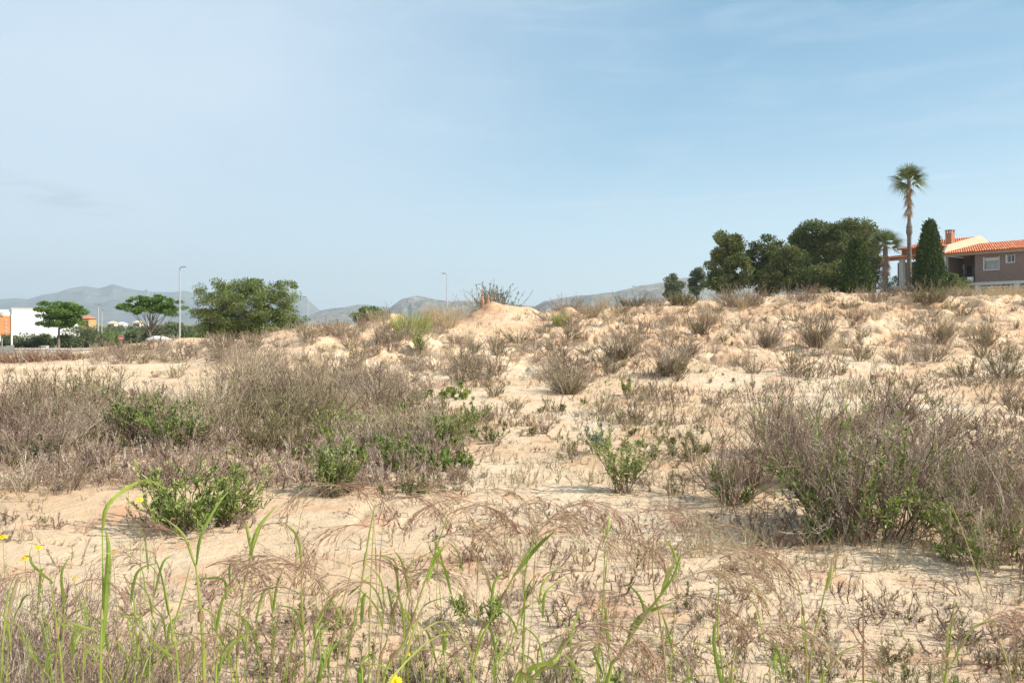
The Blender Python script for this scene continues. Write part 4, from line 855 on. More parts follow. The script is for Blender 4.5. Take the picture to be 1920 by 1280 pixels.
# hedge seen through the porch
d = 104; p = gpos(1672, d); p = (p[0], d, zz(548, d)); tree('hedge', p, [(0,0,.8,2.6,.9,1.2),(3,0,.8,2.4,.9,1.1)], 40, .5, 90, .2, 'olive', 'grey-green hedge seen through the open porch', 'hedge', .08, (0,0,.8), 191, 4)
d = 79; p = gpos(1790, d); tree('garden_bush', p, lob(p, d, [(1785,527,14,12,0),(1800,532,18,9,0),(1775,532,10,10,0)]), 40, .36, 120, .14, 'yolive', 'yellowish garden bush between the cypress and the brick wall', 'bush', .07, (0, 0, .8), 192, 5)

# ================================================================== left side buildings, road, wall, lamps, sign
wx, wd_ = (150-960)/F*120, 120; wa = math.atan2(-wx, wd_); wz = -2.2
wb = empty('white_warehouse', (wx, wd_, wz), wa, 'large plain white building with an orange corner at the left edge', 'building')
def ws(px):      # distance along the front under photo column px
    k = (px-960)/F; return (k*wd_-wx)/(-math.cos(wa)+k*math.sin(wa))
def wzz(px, py): t_ = ws(px); return EYE+(HZ-py)/F*(wd_-math.sin(wa)*t_)-wz
s22 = ws(22); hw_ = wzz(150, 580); ho = wzz(11, 592)
MB().box((-s22+.004, 0, -1.5), (0, 26, hw_)).build('wall', B_['white'], wb)
MB().box((-s22-16, .25, -1.5), (-s22, 26, ho)).build('orange_front', B_['orange'], wb)
MB().box((-s22-16, .27, ho+.003), (-s22, 26, hw_-.1)).build('upper_wall', B_['white'], wb)
MB().box((-s22-.1, -.06, hw_+.003), (.08, 26.1, hw_+.14)).build('parapet', B_['offwhite'], wb)
for i in range(1, 4): MB().box((-s22*i/4-.02, -.03, -1.5), (-s22*i/4+.02, -.003, hw_)).build('panel_joint', B_['offwhite'], wb)
for i in range(6):
    za, zb_ = wzz(11, 602+7*i), wzz(11, 598.5+7*i); MB().box((-ws(9), .2, za), (-ws(12.5), .246, zb_)).build('window', B_['curtain'], wb)
MB().box((-ws(1), .1, wzz(4, 592)), (-ws(7), .26, wzz(4, 585))).build('sign_board', B_['concrete'], wb)
def lhouse(px0, px1, pyt, pyb, d, m, label, roof=True, seed=0):
    x0, x1 = (px0-960)/F*d, (px1-960)/F*d; zt, zb = zz(pyt, d), zz(pyb, d)-3; e = empty('distant_house', ((x0+x1)/2, d, zb), .25, label, 'house'); hw = (x1-x0)/2; h = zt-zb
    MB().box((-hw, 0, 0), (hw, 9, h)).build('wall', m, e)
    mb = MB(); rh = 1.0; V = [[-hw-.4,-.4,h+.01],[hw+.4,-.4,h+.01],[hw+.4,9.4,h+.01],[-hw-.4,9.4,h+.01],[-hw*.3,4.5,h+rh],[hw*.3,4.5,h+rh]]
    mb.add(np.array(V), Q=[[0,3,2,1],[0,1,5,4],[2,3,4,5]], T=[[1,2,5],[3,0,4]]); mb.build('roof', B_['tile'] if roof else m, e)
    for q in (-.5, .35): MB().box((hw*q-.8, -.06, h-2.2), (hw*q+.8, -.003, h-.8)).build('window', B_['dark'], e)
lhouse(147, 166, 597, 612, 260, B_['yellow'], 'small yellow house with a tiled roof far away, right of the two-tiered tree')
lhouse(202, 214, 605.5, 612, 420, B_['cream'], 'far pale cream house left of the flat-topped tree', False)
lhouse(218, 232, 607, 612, 430, B_['white'], 'far white house just behind the flat-topped tree', False)
lhouse(250, 262, 604, 611, 440, B_['cream'], 'far cream house seen through the bare branches of the flat-topped tree', False)
# road
def strip(name, pts, w, m, lift, kind='structure'):
    P = np.array(pts, float); t = np.gradient(P, axis=0); nn = np.stack([-t[:, 1], t[:, 0]], -1); nn /= np.linalg.norm(nn, axis=1, keepdims=True); V = []; n = len(P)
    cr = np.linspace(-1, 1, 7)
    for c in cr: 
        q = P+nn*w/2*c; V.append(np.stack([q[:, 0], q[:, 1], H(q[:, 0], q[:, 1], True)+lift], -1))
    idx = np.arange(7*n).reshape(7, n); Q = np.stack([idx[:-1, :-1], idx[:-1, 1:], idx[1:, 1:], idx[1:, :-1]], -1).reshape(-1, 4)
    o = MB().add(np.concatenate(V), Q=Q[:, ::-1]).build(name, m, smooth=True); tag(o, kind=kind)
xs = np.linspace(-75, -6, 90)
strip('road', np.stack([xs, 66+.06*(xs+40)], -1), 7, B_['asphalt'], .05)
# low road wall
wl = empty('road_wall', (-36, 57, -1), 0, 'long low pale concrete wall along the road at the left', 'wall')
mb = MB(); n = 30; x = np.linspace(-37.5, -27.5, n); zt = zz(654.5, 57)
mb.box((-2.4, 0, -.4), (8.4, .25, zt+1)); mb.build('wall', B_['concrete'], wl); MB().box((-2.45, -.04, zt+1.003), (8.45, .29, zt+1.07)).build('coping', B_['offwhite'], wl)
mb = MB()
for i in range(4): mb.box((-.45+.25*i, 0, -.6), (-.22+.25*i, .06, .75+.04*i))
pz = at(15, 668, 54); o = mb.build('panel_gate', B_['grey'], loc=(pz[0]-.2, 54, zz(670, 54)), smooth=False); o.rotation_euler = (0, 0, .5); tag(o, 'dark grey upright panel fence at the left edge by the road wall', 'fence')
o = MB().box((-.22, -.15, -.6), (.22, .15, .45)).box((-.25, -.18, .453), (.25, .18, .5)).build('meter_cabinet', B_['concrete'], loc=at(84, 660, 60)); tag(o, 'small pale utility cabinet beside the two-tiered tree', 'cabinet')
# lamps
def lamp(px, top, d, label, arms=(1,), base=655, th=.07, headpx=10, group='street lamps along the road'):
    x = (px-960)/F*d; zb = min(hz1(x, d), zz(base, d)); h = zz(top, d)-zb; e = empty('street_lamp', (x, d, zb), 0, label, 'street lamp', group)
    MB().tubes(np.array([[0,0,0],[0,0,h*.5],[0,0,h]]), np.array([[th*1.2, th, th*.7]]), 8, cap=True).build('pole', B_['steel'], e)
    L_ = headpx/F*d
    for a in arms:
        mb = MB(); mb.tubes(np.array([[0,0,h-.03],[a*L_*.35,0,h+.05],[a*L_*.5,0,h+.07]]), np.array([[.035,.03,.03]]), 6); mb.build('arm', B_['steel'], e)
        hd = MB(); hd.add(np.array([[a*L_*.3,-.16,h+.03],[a*L_*1.15,-.12,h+.06],[a*L_*1.15,.12,h+.06],[a*L_*.3,.16,h+.03],[a*L_*.3,-.12,h+.13],[a*L_*1.1,-.09,h+.12],[a*L_*1.1,.09,h+.12],[a*L_*.3,.12,h+.13]]), Q=[[0,3,2,1],[4,5,6,7],[0,1,5,4],[1,2,6,5],[2,3,7,6],[3,0,4,7]]); hd.build('lamp_head', B_['grey'], e)
lamp(337, 502, 74, 'tallest street lamp, single-headed, left of the wide acacia', (1,), 645, .075, 10)
lamp(184, 571, 100, 'double-headed street lamp by the olive trees', (1, -1), 652, .09, 6)
lamp(191, 582, 108, 'single-headed lamp directly right of the double-headed one', (1,), 652, .07, 5)
lamp(278, 546, 92, 'street lamp rising behind the flat-topped tree', (-1,), 655, .06, 6)
lamp(577, 558, 88, 'thin street lamp at the right side of the wide acacia', (-1,), 640, .06, 8)
lamp(838, 514, 84, 'street lamp on the skyline left of the heap', (-1,), 620, .06, 9)
lamp(894, 534, 100, 'street lamp just left of the heap top, small', (1,), 620, .05, 7)
lamp(1194, 538, 110, 'street lamp head poking over the far hill, right of centre', (-1,), 600, .05, 8)
o = MB().tubes(np.array([[0,0,0],[0,0,3.2]]), np.array([[.06,.05]]), 8, cap=True).build('pole', B_['offwhite'], loc=(at(22, 668, 56)[0], 56, zz(672, 56)), smooth=False); o.name = 'white_pole'; tag(o, 'slim white pole against the orange corner of the white building', 'pole')
# round no-entry sign
d = 70; x = (227-960)/F*d; sg = empty('road_sign', (x, d, zz(665, d)), 0, 'round red no-entry sign on a post left of the flat-topped tree', 'road sign')
zc = zz(634, d)-zz(665, d); MB().tubes(np.array([[0,0,-.3],[0,0,zc+.1]]), np.array([[.035,.035]]), 8, cap=True).build('post', B_['steel'], sg)
a = np.linspace(0, 2*np.pi, 33)[:-1]; 
def disc(r, y0, y1):
    mb = MB(); V = np.concatenate([np.stack([np.cos(a)*r, 0*a+y0, np.sin(a)*r+zc], -1), np.stack([np.cos(a)*r, 0*a+y1, np.sin(a)*r+zc], -1), [[0, y0, zc], [0, y1, zc]]]); i = np.arange(32); j = (i+1) % 32
    return mb.add(V, Q=np.stack([i, j, j+32, i+32], -1), T=np.concatenate([np.stack([j, i, i*0+64], -1), np.stack([i+32, j+32, i*0+65], -1)]))
dk = disc(.24, -.06, -.04).build('disc', B_['red'], sg); disc(.255, -.055, -.042).build('rim', B_['signwhite'], sg); MB().box((-.17, -.068, zc-.04), (.17, -.0605, zc+.04)).build('bar', B_['signwhite'], dk)
d = 64; e = empty('road_sign', (at(4, 640, d)[0], d, zz(672, d)), 0, 'pale square sign seen edge-on at the very left of the photo', 'road sign'); hh = zz(634, d)-zz(672, d)
MB().tubes(np.array([[0,0,-.3],[0,0,hh]]), np.array([[.03,.03]]), 8).build('post', B_['steel'], e); MB().box((-.07, -.3, hh-.25), (.07, -.27, hh+.2)).build('plate', B_['signwhite'], e)

# ================================================================== the weathered stump on the heap
def stump():
    rng = np.random.default_rng(7); x, y = (911-960)/F*38, 37.9; z = float(H(np.array([x]), np.array([y]))[0]); e = empty('weathered_stump', (x, y, z), 0, 'split reddish stump standing upright on top of the heap', 'stump')
    for px_, h, r, ln in ((-.12, .62, .10, -.08), (.10, .48, .09, .02)):
        k = 9; t = np.linspace(0, 1, k); P = np.stack([px_+ln*t+.02*rng.normal(size=k), .03*rng.normal(size=k), -.25+(h+.25)*t], -1); rad = r*(1.9-1.5*t**.6)*(1+.12*rng.normal(size=k)); rad[-1] = .015
        MB().tubes(P, rad[None], 7, tint=.35).build('split_half', M['clay'], e)
    MB().tubes(np.array([[-.25,0,.70],[-.31,0,.78],[-.36,.02,.82]]), np.array([[.05,.03,.01]]), 5, tint=.9).build('pale_splinter', M['straw'], e)
stump()
o = MB().tubes(np.array([[-.55,0,0],[-.2,.03,.04],[.2,0,.05],[.6,.05,.02]]), np.array([[.06,.15,.14,.05]]), 8, cap=True).build('white_rock', B_['offwhite'], loc=(gpos(311, 37)[0], 36.2, hz1(gpos(311, 37)[0], 36.2)+.06)); tag(o, 'whitish long stone on the small orange mound at the left', 'rock')

# ================================================================== haze
hz_ = MB().box((-9000, -400, -8), (9000, 9500, 430)).build('haze', [], smooth=False); tag(hz_, kind='stuff', label='thin blue summer haze over the plain', cat='haze')
m = bpy.data.materials.new('haze'); m.use_nodes = True; nt = m.node_tree; nt.nodes.remove(nt.nodes['Principled BSDF'])
v = nt.nodes.new('ShaderNodeVolumePrincipled'); v.inputs['Color'].default_value = (.84,.95,1.0,1); v.inputs['Density'].default_value = 1.7e-4; v.inputs['Anisotropy'].default_value = 0.2
nt.links.new(v.outputs[0], nt.nodes['Material Output'].inputs['Volume']); hz_.data.materials.append(m)

# ================================================================== foreground grasses
def spline(pts, k):
    P = np.array(pts, float); n = len(P); t = np.linspace(0, n-1, k)
    Q = np.concatenate([[2*P[0]-P[1]], P, [2*P[-1]-P[-2]]]); i = np.minimum(t.astype(int), n-2); f = (t-i)[:, None]; a, b, c, d = Q[i], Q[i+1], Q[i+2], Q[i+3]
    return .5*((2*b)+(-a+c)*f+(2*a-5*b+4*c-d)*f**2+(-a+3*b-3*c+d)*f**3)
def panicle(rng, A, B, o, d0, L_, nodes=16, bl=.09, droop=.32, dense=1.0, dim=1.0):
    """a nodding flower head: a thin axis that bends over, side branches hanging from it, spikelets along them"""
    k = 12; P = np.zeros((1, k, 3)); P[0, 0] = o; d = nrm(np.array(d0, float))
    for i in range(1, k):
        d = nrm(d+np.array([0, 0, -droop*(.5+i/k)])*.55+rng.normal(size=3)*.03); P[0, i] = P[0, i-1]+d*L_/(k-1)
    A.tubes(P, np.linspace(.0011, .0004, k)[None], 3, tint=.6)
    b = sub(rng, P, int(nodes*1.8*dense), .05, .95, bl*.7, bl*1.5, 7, .34, .0, droop=.13, shrink=.55); B.ribbons(b, tipw(7, .0010, .0005)*dim, rng=rng, tint=.3+.7*rng.random(len(b)))
    t = sub(rng, b, int(nodes*6*dense), .25, .95, .008, .028, 3, .30, 0, droop=.12, shrink=.2); B.ribbons(t, np.array([.0009, .0007, .0004])*dim, rng=rng, tint=rng.random(len(t)))
    s = sub(rng, b, int(nodes*11*dense), .35, 1, .005, .009, 3, .25, -.1, shrink=0); B.ribbons(s, np.array([.0004, .0017, .0003])*dim, rng=rng, tint=rng.random(len(s)))
def blade(B, pts, w, rng, tint, twist=.6):
    P = spline(pts, 14)[None]; t = np.linspace(0, 1, 14); W_ = w*.84*np.minimum(1, .45+t*3)*(1-t**3.2)+.0004
    d = P[0, -1]-P[0, 0]; side = np.cross(d, [0, 0, 1])+np.array([rng.normal()*.5, -twist, rng.normal()*.3])
    # a shallow V: two strips meeting on the midrib
    sv = nrm(np.cross(d, np.cross(d, nrm(side)))); 
    tg = nrm(np.gradient(P[0], axis=0)); ax = nrm(np.cross(tg, np.array([.15*rng.normal(), 1.0, .35]))); up_ = np.cross(ax, tg)
    L_ = P[0]-ax*W_[:, None]/2+up_*W_[:, None]*.18; R_ = P[0]+ax*W_[:, None]/2+up_*W_[:, None]*.18
    V = np.stack([L_, P[0], R_], 1).reshape(-1, 3); i = np.arange(14*3).reshape(14, 3)
    q = np.concatenate([np.stack([i[:-1, 0], i[:-1, 1], i[1:, 1], i[1:, 0]], -1), np.stack([i[:-1, 1], i[:-1, 2], i[1:, 2], i[1:, 1]], -1)]); tg_ = np.clip(tint+.55*t[:-1]**4+rng.normal(size=13)*.05, 0, 1); B.add(V, Q=q, tint=np.concatenate([tg_, np.clip(tg_-.06, 0, 1)]))
GRP = 'nodding grass stalks in the foreground'
def stalk(pts, d, label, blades=(), pans=(), r=.0021, green=.55, seed=None, group=None):
    """pts: stem through photo points at distance d (m); blades: (pts, width_px); pans: (px, py, dx, length_px, dense)"""
    rng = np.random.default_rng(seed or int(pts[0][0]*3+pts[-1][1])); lean = rng.normal()*.10
    D_ = lambda q: at(q[0], q[1], d)+np.array([0, lean*(1280-q[1])/F*d, 0])
    W_ = [D_(q) for q in pts]; b = W_[0]; dirn = W_[0]-W_[1]; dirn = dirn/np.linalg.norm(dirn); gz = float(H(b[:1], b[1:2])[0]); x0 = b[0]+dirn[0]*.30*(b[2]-gz); y0 = b[1]+rng.normal()*.02
    g = np.array([x0, y0, float(H(np.array([x0]), np.array([y0]))[0])-.01]); mid = g*.5+b*.5+np.array([dirn[0]*-.02, 0, 0])
    e = empty('grass_stalk', g, 0, label, 'grass stalk', group); A, B, C = MB(), MB(), MB()
    pth = spline([g, mid]+W_, 26)-g; A.tubes(pth[None], np.linspace(r*1.35, r*.45, 26)[None], 6, tint=green)
    for q in (6, 12, 17): A.tubes(pth[q:q+2][None]*1.0, np.array([[r*1.7, r*1.5]]), 6, tint=.95)
    for pl, wpx in blades:
        B = MB(); blade(B, [D_(q)+np.array([0, rng.normal()*.01*i, 0])-g for i, q in enumerate(pl)], wpx/F*d, rng, rng.random()**1.5*.9); B.build('leaf_blade', M['grass'], e)
    for px, py, dx, Lp, dn in pans:
        C = MB(); panicle(rng, C, C, D_((px, py))-g, (dx, rng.normal()*.25, .55), Lp/F*d*1.1, 15, .085, dense=dn); C.build('flower_head', M['pan'], e)
    # a sheath leaf low down, mostly below the frame
    for _ in range(rng.integers(0, 2)):
        B = MB(); o = pth[rng.integers(5, 11)]; s_ = rng.choice([-1, 1]); blade(B, [o, o+np.array([s_*.04, rng.normal()*.03, .10]), o+np.array([s_*.13, rng.normal()*.05, .14]), o+np.array([s_*.22, rng.normal()*.06, .07])], .005, rng, rng.random()); B.build('leaf_blade', M['grass'], e)
    A.build('stem', M['grass'], e); 
stalk([(190,1300),(183,1130),(174,1000)], 1.35, 'leftmost tall grass stalk with a thick blade bent over at its top', [([(186,1215),(190,1110),(188,1040),(178,996)], 15), ([(174,1005),(190,950),(240,913),(312,920)], 9), ([(186,1190),(140,1165),(110,1150),(100,1110)], 8)])
stalk([(118,1300),(108,1160),(100,1080)], 1.45, 'grass stalk with a straight slanting blade left of the thick bent blade', [([(104,1090),(80,1040),(55,1010)], 8), ([(110,1165),(150,1185),(185,1205)], 8)], [(100,1085,-.6,90,.5)])
stalk([(2,1300),(5,1130),(20,1080)], 1.5, 'grass stalk standing at the very left edge of the photo', [([(2,1180),(8,1120),(14,1085)], 10)])
stalk([(335,1300),(325,1180),(312,1090)], 1.3, 'grass stalk with a long blade arching left and a rusty spike', [([(338,1240),(290,1195),(240,1170),(200,1155)], 9), ([(318,1150),(306,1080),(300,1025)], 5), ([(325,1180),(345,1110),(360,1050)], 4)], [(304,1090,-.1,50,.35)])
stalk([(383,1300),(378,1130),(372,1055)], 1.35, 'forked bright green stalk with two shoots, left of centre', [([(373,1055),(385,1000),(402,955),(420,925)], 6), ([(372,1060),(350,1000),(325,958)], 6)], [(350,1002,-.8,90,.7), (390,1060,.9,110,.7)], r=.0034)
stalk([(405,1300),(410,1240),(440,1200),(480,1190)], 1.4, 'low arching stalk bending right beside the forked green stalk', [([(402,1290),(412,1230),(440,1195)], 7)], [(450,1196,1.0,130,.8)])
stalk([(447,1200),(468,1060),(492,985)], 1.55, 'green stalk with a broad leaf slanting right, left of centre', [([(470,1040),(485,990),(520,945)], 9)], [(492,985,.9,110,.7)])
stalk([(572,1300),(576,1120),(580,1040)], 1.4, 'straight stalk with a green blade curving up and left', [([(580,1040),(570,990),(545,950)], 6)], [(580,1050,-.8,120,1.0), (578,1100,-1.0,120,.8)])
stalk([(595,1300),(612,1240),(640,1140),(662,1060)], 1.5, 'stalk leaning right with a wide leaf at half height, left of the flower', [([(592,1175),(615,1130),(650,1105)], 9), ([(595,1290),(605,1240),(612,1215)], 10)], [(662,1055,1.0,120,1.1)])
stalk([(645,1300),(672,1120),(690,1000),(700,950)], 1.45, 'very thin tall straight stalk whose head hangs at mid height', [([(650,1120),(672,1100),(690,1085)], 4)], [(699,955,.8,150,1.0)])
stalk([(692,1300),(694,1120),(700,985)], 1.35, 'thin dark upright stalk directly left of the yellow flower', [([(677,1170),(682,1120),(690,1105)], 8)], [(700,990,-.9,150,1.2)], green=.9)
stalk([(705,1300),(725,1200),(752,1095),(770,1060)], 1.4, 'leaning stalk with a drooping purple head above the yellow flower', [([(725,1100),(735,1150),(742,1190)], 5)], [(748,1080,1.0,150,1.3), (735,1110,-.8,130,.9)], green=.7)
stalk([(712,1310),(760,1200),(790,1110),(840,965)], 1.3, 'broad leafy stalk rising right from the yellow flower', [([(752,1260),(770,1200),(800,1120)], 7), ([(800,1090),(815,1050),(840,1010)], 10), ([(780,1190),(830,1172),(862,1210)], 5)], [(840,965,.9,140,1.2), (820,1010,.9,130,.8)], r=.0026)
stalk([(680,1310),(678,1255),(700,1245),(735,1255)], 1.25, 'short curled green blade at the bottom, left of the yellow flower', [([(678,1300),(674,1260),(690,1243),(740,1260)], 10)])
stalk([(890,1235),(925,1150),(965,1070),(1000,1010)], 1.5, 'long straight green stalk in the centre, leaning right', [([(892,1230),(905,1190),(925,1150)], 6), ([(962,1075),(1005,1025),(1042,985)], 10)], [(1000,1005,.8,170,1.4), (1010,990,.4,150,1.2)], r=.0024)
stalk([(980,1310),(983,1130),(985,1060),(1004,970)], 1.4, 'thin upright stalk crossing the long straight one in the centre', [([(984,1070),(975,1060),(955,1050)], 5)], [(1004,975,.9,150,1.2), (1000,985,-.7,120,.8)])
stalk([(955,1310),(1000,1268),(1045,1228),(1075,1190)], 1.25, 'low thick dark green blade lying across the bottom centre', [([(960,1285),(1000,1250),(1042,1230),(1060,1222)], 14), ([(1058,1228),(1080,1250),(1105,1290)], 8), ([(1045,1230),(1058,1195),(1078,1180)], 8)], [(1060,1190,1.0,170,1.6), (1062,1215,1.0,160,1.0)], r=.0030)
stalk([(1135,1310),(1165,1225),(1200,1165),(1255,1090),(1275,1040)], 1.3, 'thickest bright green stalk right of centre, leaning right', [([(1178,1195),(1205,1160),(1262,1122)], 13), ([(1240,1110),(1255,1070),(1262,1050)], 10)], [(1262,1090,1.1,190,1.6), (1275,1040,.9,210,1.6), (1250,1125,1.1,150,1.2)], r=.0034)
stalk([(1120,1310),(1128,1140),(1132,1010)], 1.5, 'thin pale green stalk behind the thickest one, with a feathery top', [([(1128,1010),(1134,985),(1142,955)], 6)], [(1134,1010,.9,130,1.3), (1138,985,.5,130,1.1)])
stalk([(1357,1310),(1349,1190),(1356,1060)], 1.35, 'straight upright green stalk right of centre with a brown top', [([(1356,1300),(1346,1220),(1350,1165)], 9)], [(1356,1055,.8,150,1.2), (1352,1100,.9,140,.9)])
stalk([(1370,1310),(1378,1230),(1400,1180),(1430,1160)], 1.3, 'rust-coloured nodding stalk at the bottom right of centre', [([(1368,1300),(1372,1260),(1378,1235)], 8)], [(1400,1180,1.0,190,1.6), (1385,1210,1.0,170,1.4)], green=.8)
stalk([(1518,1250),(1540,1130),(1555,1060)], 1.7, 'slender stalk with a bright green tip on the sand at the right', [([(1548,1105),(1556,1075),(1562,1045)], 10)], [(1556,1085,.9,70,.4)])
stalk([(1540,1310),(1550,1255),(1575,1225),(1612,1207)], 1.4, 'short green arching stalk at the bottom right', [([(1538,1300),(1546,1265),(1555,1250)], 9)], [(1575,1228,1.0,90,.6)])
stalk([(1512,1240),(1510,1180),(1500,1110),(1480,1050)], 1.6, 'thin drooping stalk with a single green blade left of the slender one', [([(1513,1235),(1510,1200),(1512,1150)], 7)], [(1500,1110,-.5,110,.6)])
stalk([(1620,1310),(1618,1200),(1616,1085)], 1.45, 'bare brown upright stalk on the sand at the bottom right', [], [], r=.0022, green=1.0)
stalk([(1775,1310),(1774,1200),(1776,1115)], 1.4, 'narrow upright green blade near the bottom right corner', [([(1774,1260),(1773,1180),(1776,1118)], 5)])
stalk([(1765,1310),(1790,1240),(1830,1180),(1870,1165)], 1.35, 'long arching stalk reaching to the bottom right corner', [([(1772,1290),(1785,1250),(1798,1225)], 8)], [(1830,1182,1.1,190,1.5), (1845,1172,1.0,160,1.0)])
stalk([(1250,1310),(1240,1180),(1225,1080),(1228,1000)], 1.6, 'dark thin seeding stem between the thickest stalk and the straight one', [], [(1228,1000,.3,70,.4)], green=1.0)
stalk([(1790,1310),(1700,1200),(1650,1090)], 1.6, 'bare grey stalk slanting left over the sand at the right', [], [], r=.0014, green=1.0)
stalk([(1905,1310),(1850,1150),(1800,1010),(1770,940)], 1.7, 'long bare pale stalk slanting left near the right edge', [], [], r=.0014, green=1.0)
# hanging heads further back
k = 0
for px, py, d in ((600,930,1.8),(655,925,1.9),(760,930,1.8),(870,925,1.9),(905,940,1.75),(945,950,1.9),(1050,965,1.8),(1180,960,1.9),(1320,985,1.8),(1420,1010,1.8),(820,990,1.8),(540,1060,1.7),(460,1080,1.7)):
    rng = np.random.default_rng(3000+k); sg_ = 1 if rng.random() < .7 else -1; x1 = px-sg_*40
    at_edge = ['reddish-purple', 'straw-brown', 'purple-grey'][k % 3]
    stalk([(x1-sg_*25,1310),(x1-sg_*12,1150),(x1,py+40),(px,py)], d, f'hairline stalk with a {at_edge} nodding head, ' + ['above the arching stalk left of centre','left of the very thin tall stalk','over the leafy stalk by the flower','hanging thickest in the middle of the photo','just right of the thickest hanging head','left of the centre green stalk','behind the centre green stalk','above the pale green feathery stalk','left of the straight upright green stalk','right of the straight upright green stalk','over the bare sand below the middle','left of the straight blade-topped stalk','nearest the forked green stalk'][k],
          [], [(px,py,sg_*.9,150,1.5)], r=.0011, green=.75, seed=3000+k); k += 1

rng0 = np.random.default_rng(4242)
for k in range(60):
    px = rng0.uniform(-10, 1500)**1.0 if k % 3 else rng0.uniform(0, 560); ty = rng0.uniform(1040, 1235); dd = rng0.uniform(1.35, 1.95); s_ = rng0.normal()*45; bl = []
    for _ in range(rng0.integers(1, 4)):
        a = rng0.uniform(0, .9); bx, by = px+s_*(1-a), ty+a*(1290-ty); q = rng0.choice([-1, 1]); hh = rng0.uniform(40, 110)
        bl.append(([(bx, by), (bx+q*rng0.uniform(4, 18), by-hh*.6), (bx+q*rng0.uniform(20, 70), by-hh*rng0.uniform(.7, 1.1))], rng0.uniform(3, 6.5)))
    side = 'in the left half' if px < 720 else 'in the right half'
    stalk([(px, 1310), (px+s_*.35, (1310+ty)/2), (px+s_, ty)], dd, 'thin young green grass stem along the bottom edge '+side, bl, [(px+s_, ty, rng0.choice([-1, 1])*.8, 90, .5)] if rng0.random() < .4 else [], r=.0013, green=rng0.uniform(.3, .8), seed=5000+k, group='thin young grass stems along the bottom edge '+side)

# ---- yellow daisies -------------------------------------------------
def daisy(px, py, d, size, label, tilt=.5, face=1.0):
    rng = np.random.default_rng(int(px*5+py)); c = at(px, py, d); g = np.array([c[0]+rng.normal()*.02, c[1]+.03, float(H(c[:1], c[1:2])[0])-.01]); e = empty('yellow_flower', g, 0, label, 'flower'); c = c-g
    P = spline([[0,0,0],[c[0]*.2+.01,0,c[2]*.4],[c[0]*.8,-.01,c[2]*.8],c], 14); MB().tubes(P[None], np.linspace(.0009, .0006, 14)[None], 5, tint=.3).build('stem', M['grass'], e)
    n = 20; a = np.arange(n)/n*6.283; r = size/2; nv = nrm(np.array([rng.normal()*.4, -tilt*face, 1])); u = nrm(np.cross(nv, [0,1,.3])); v = np.cross(nv, u); dv = np.cos(a)[:, None]*u+np.sin(a)[:, None]*v
    jit = 1+.12*rng.normal(size=(n, 1)); Pp = np.stack([c+dv*r*s*jit+nv*z for s, z in ((.22, .0), (.6, .0015), (1.0, -.0005))], 1); B = MB(); B.ribbons(Pp, np.array([.16, .30, .12])*r, side=np.broadcast_to(nv, (n, 3)), tint=rng.random(n)); B.build('petals', M['petal'], e)
    th = np.linspace(0, 1, 5); k = 12; aa = np.arange(k)/k*6.283; V = []
    for t in th: V.append(c+(np.cos(aa)[:, None]*u+np.sin(aa)[:, None]*v)*r*.34*math.cos(t*1.45)+nv*(.002+r*.22*math.sin(t*1.5)))
    V = np.concatenate(V); i = np.arange(5*k).reshape(5, k); q = np.stack([i[:-1], np.roll(i, -1, 1)[:-1], np.roll(i, -1, 1)[1:], i[1:]], -1).reshape(-1, 4); MB().add(V, Q=q, tint=0.).build('disc', M['petal'], e)
for px, py, d, s, lb in ((743,1277,1.35,.029,'large yellow daisy cut by the bottom edge of the photo'),(240,913,2.1,.020,'upper yellow flower where the bent blade arches over the rosette shrub'),(262,936,2.1,.018,'yellow flower just under the arched blade'),
     (5,1006,1.9,.018,'yellow flower at the left edge of the photo'),(47,1046,1.9,.022,'yellow flower right of the edge one, lowest of the left three'),(72,1026,1.9,.016,'small yellow flower behind the slanting blade'),
     (140,1084,1.9,.016,'lone yellow flower between the slanting blade and the thick bent blade'),(212,1036,2.0,.022,'wide yellow flower right of the thick bent blade'),(765,1225,1.4,.008,'tiny orange-yellow bud above the large daisy')):
    daisy(px, py, d, s, lb)

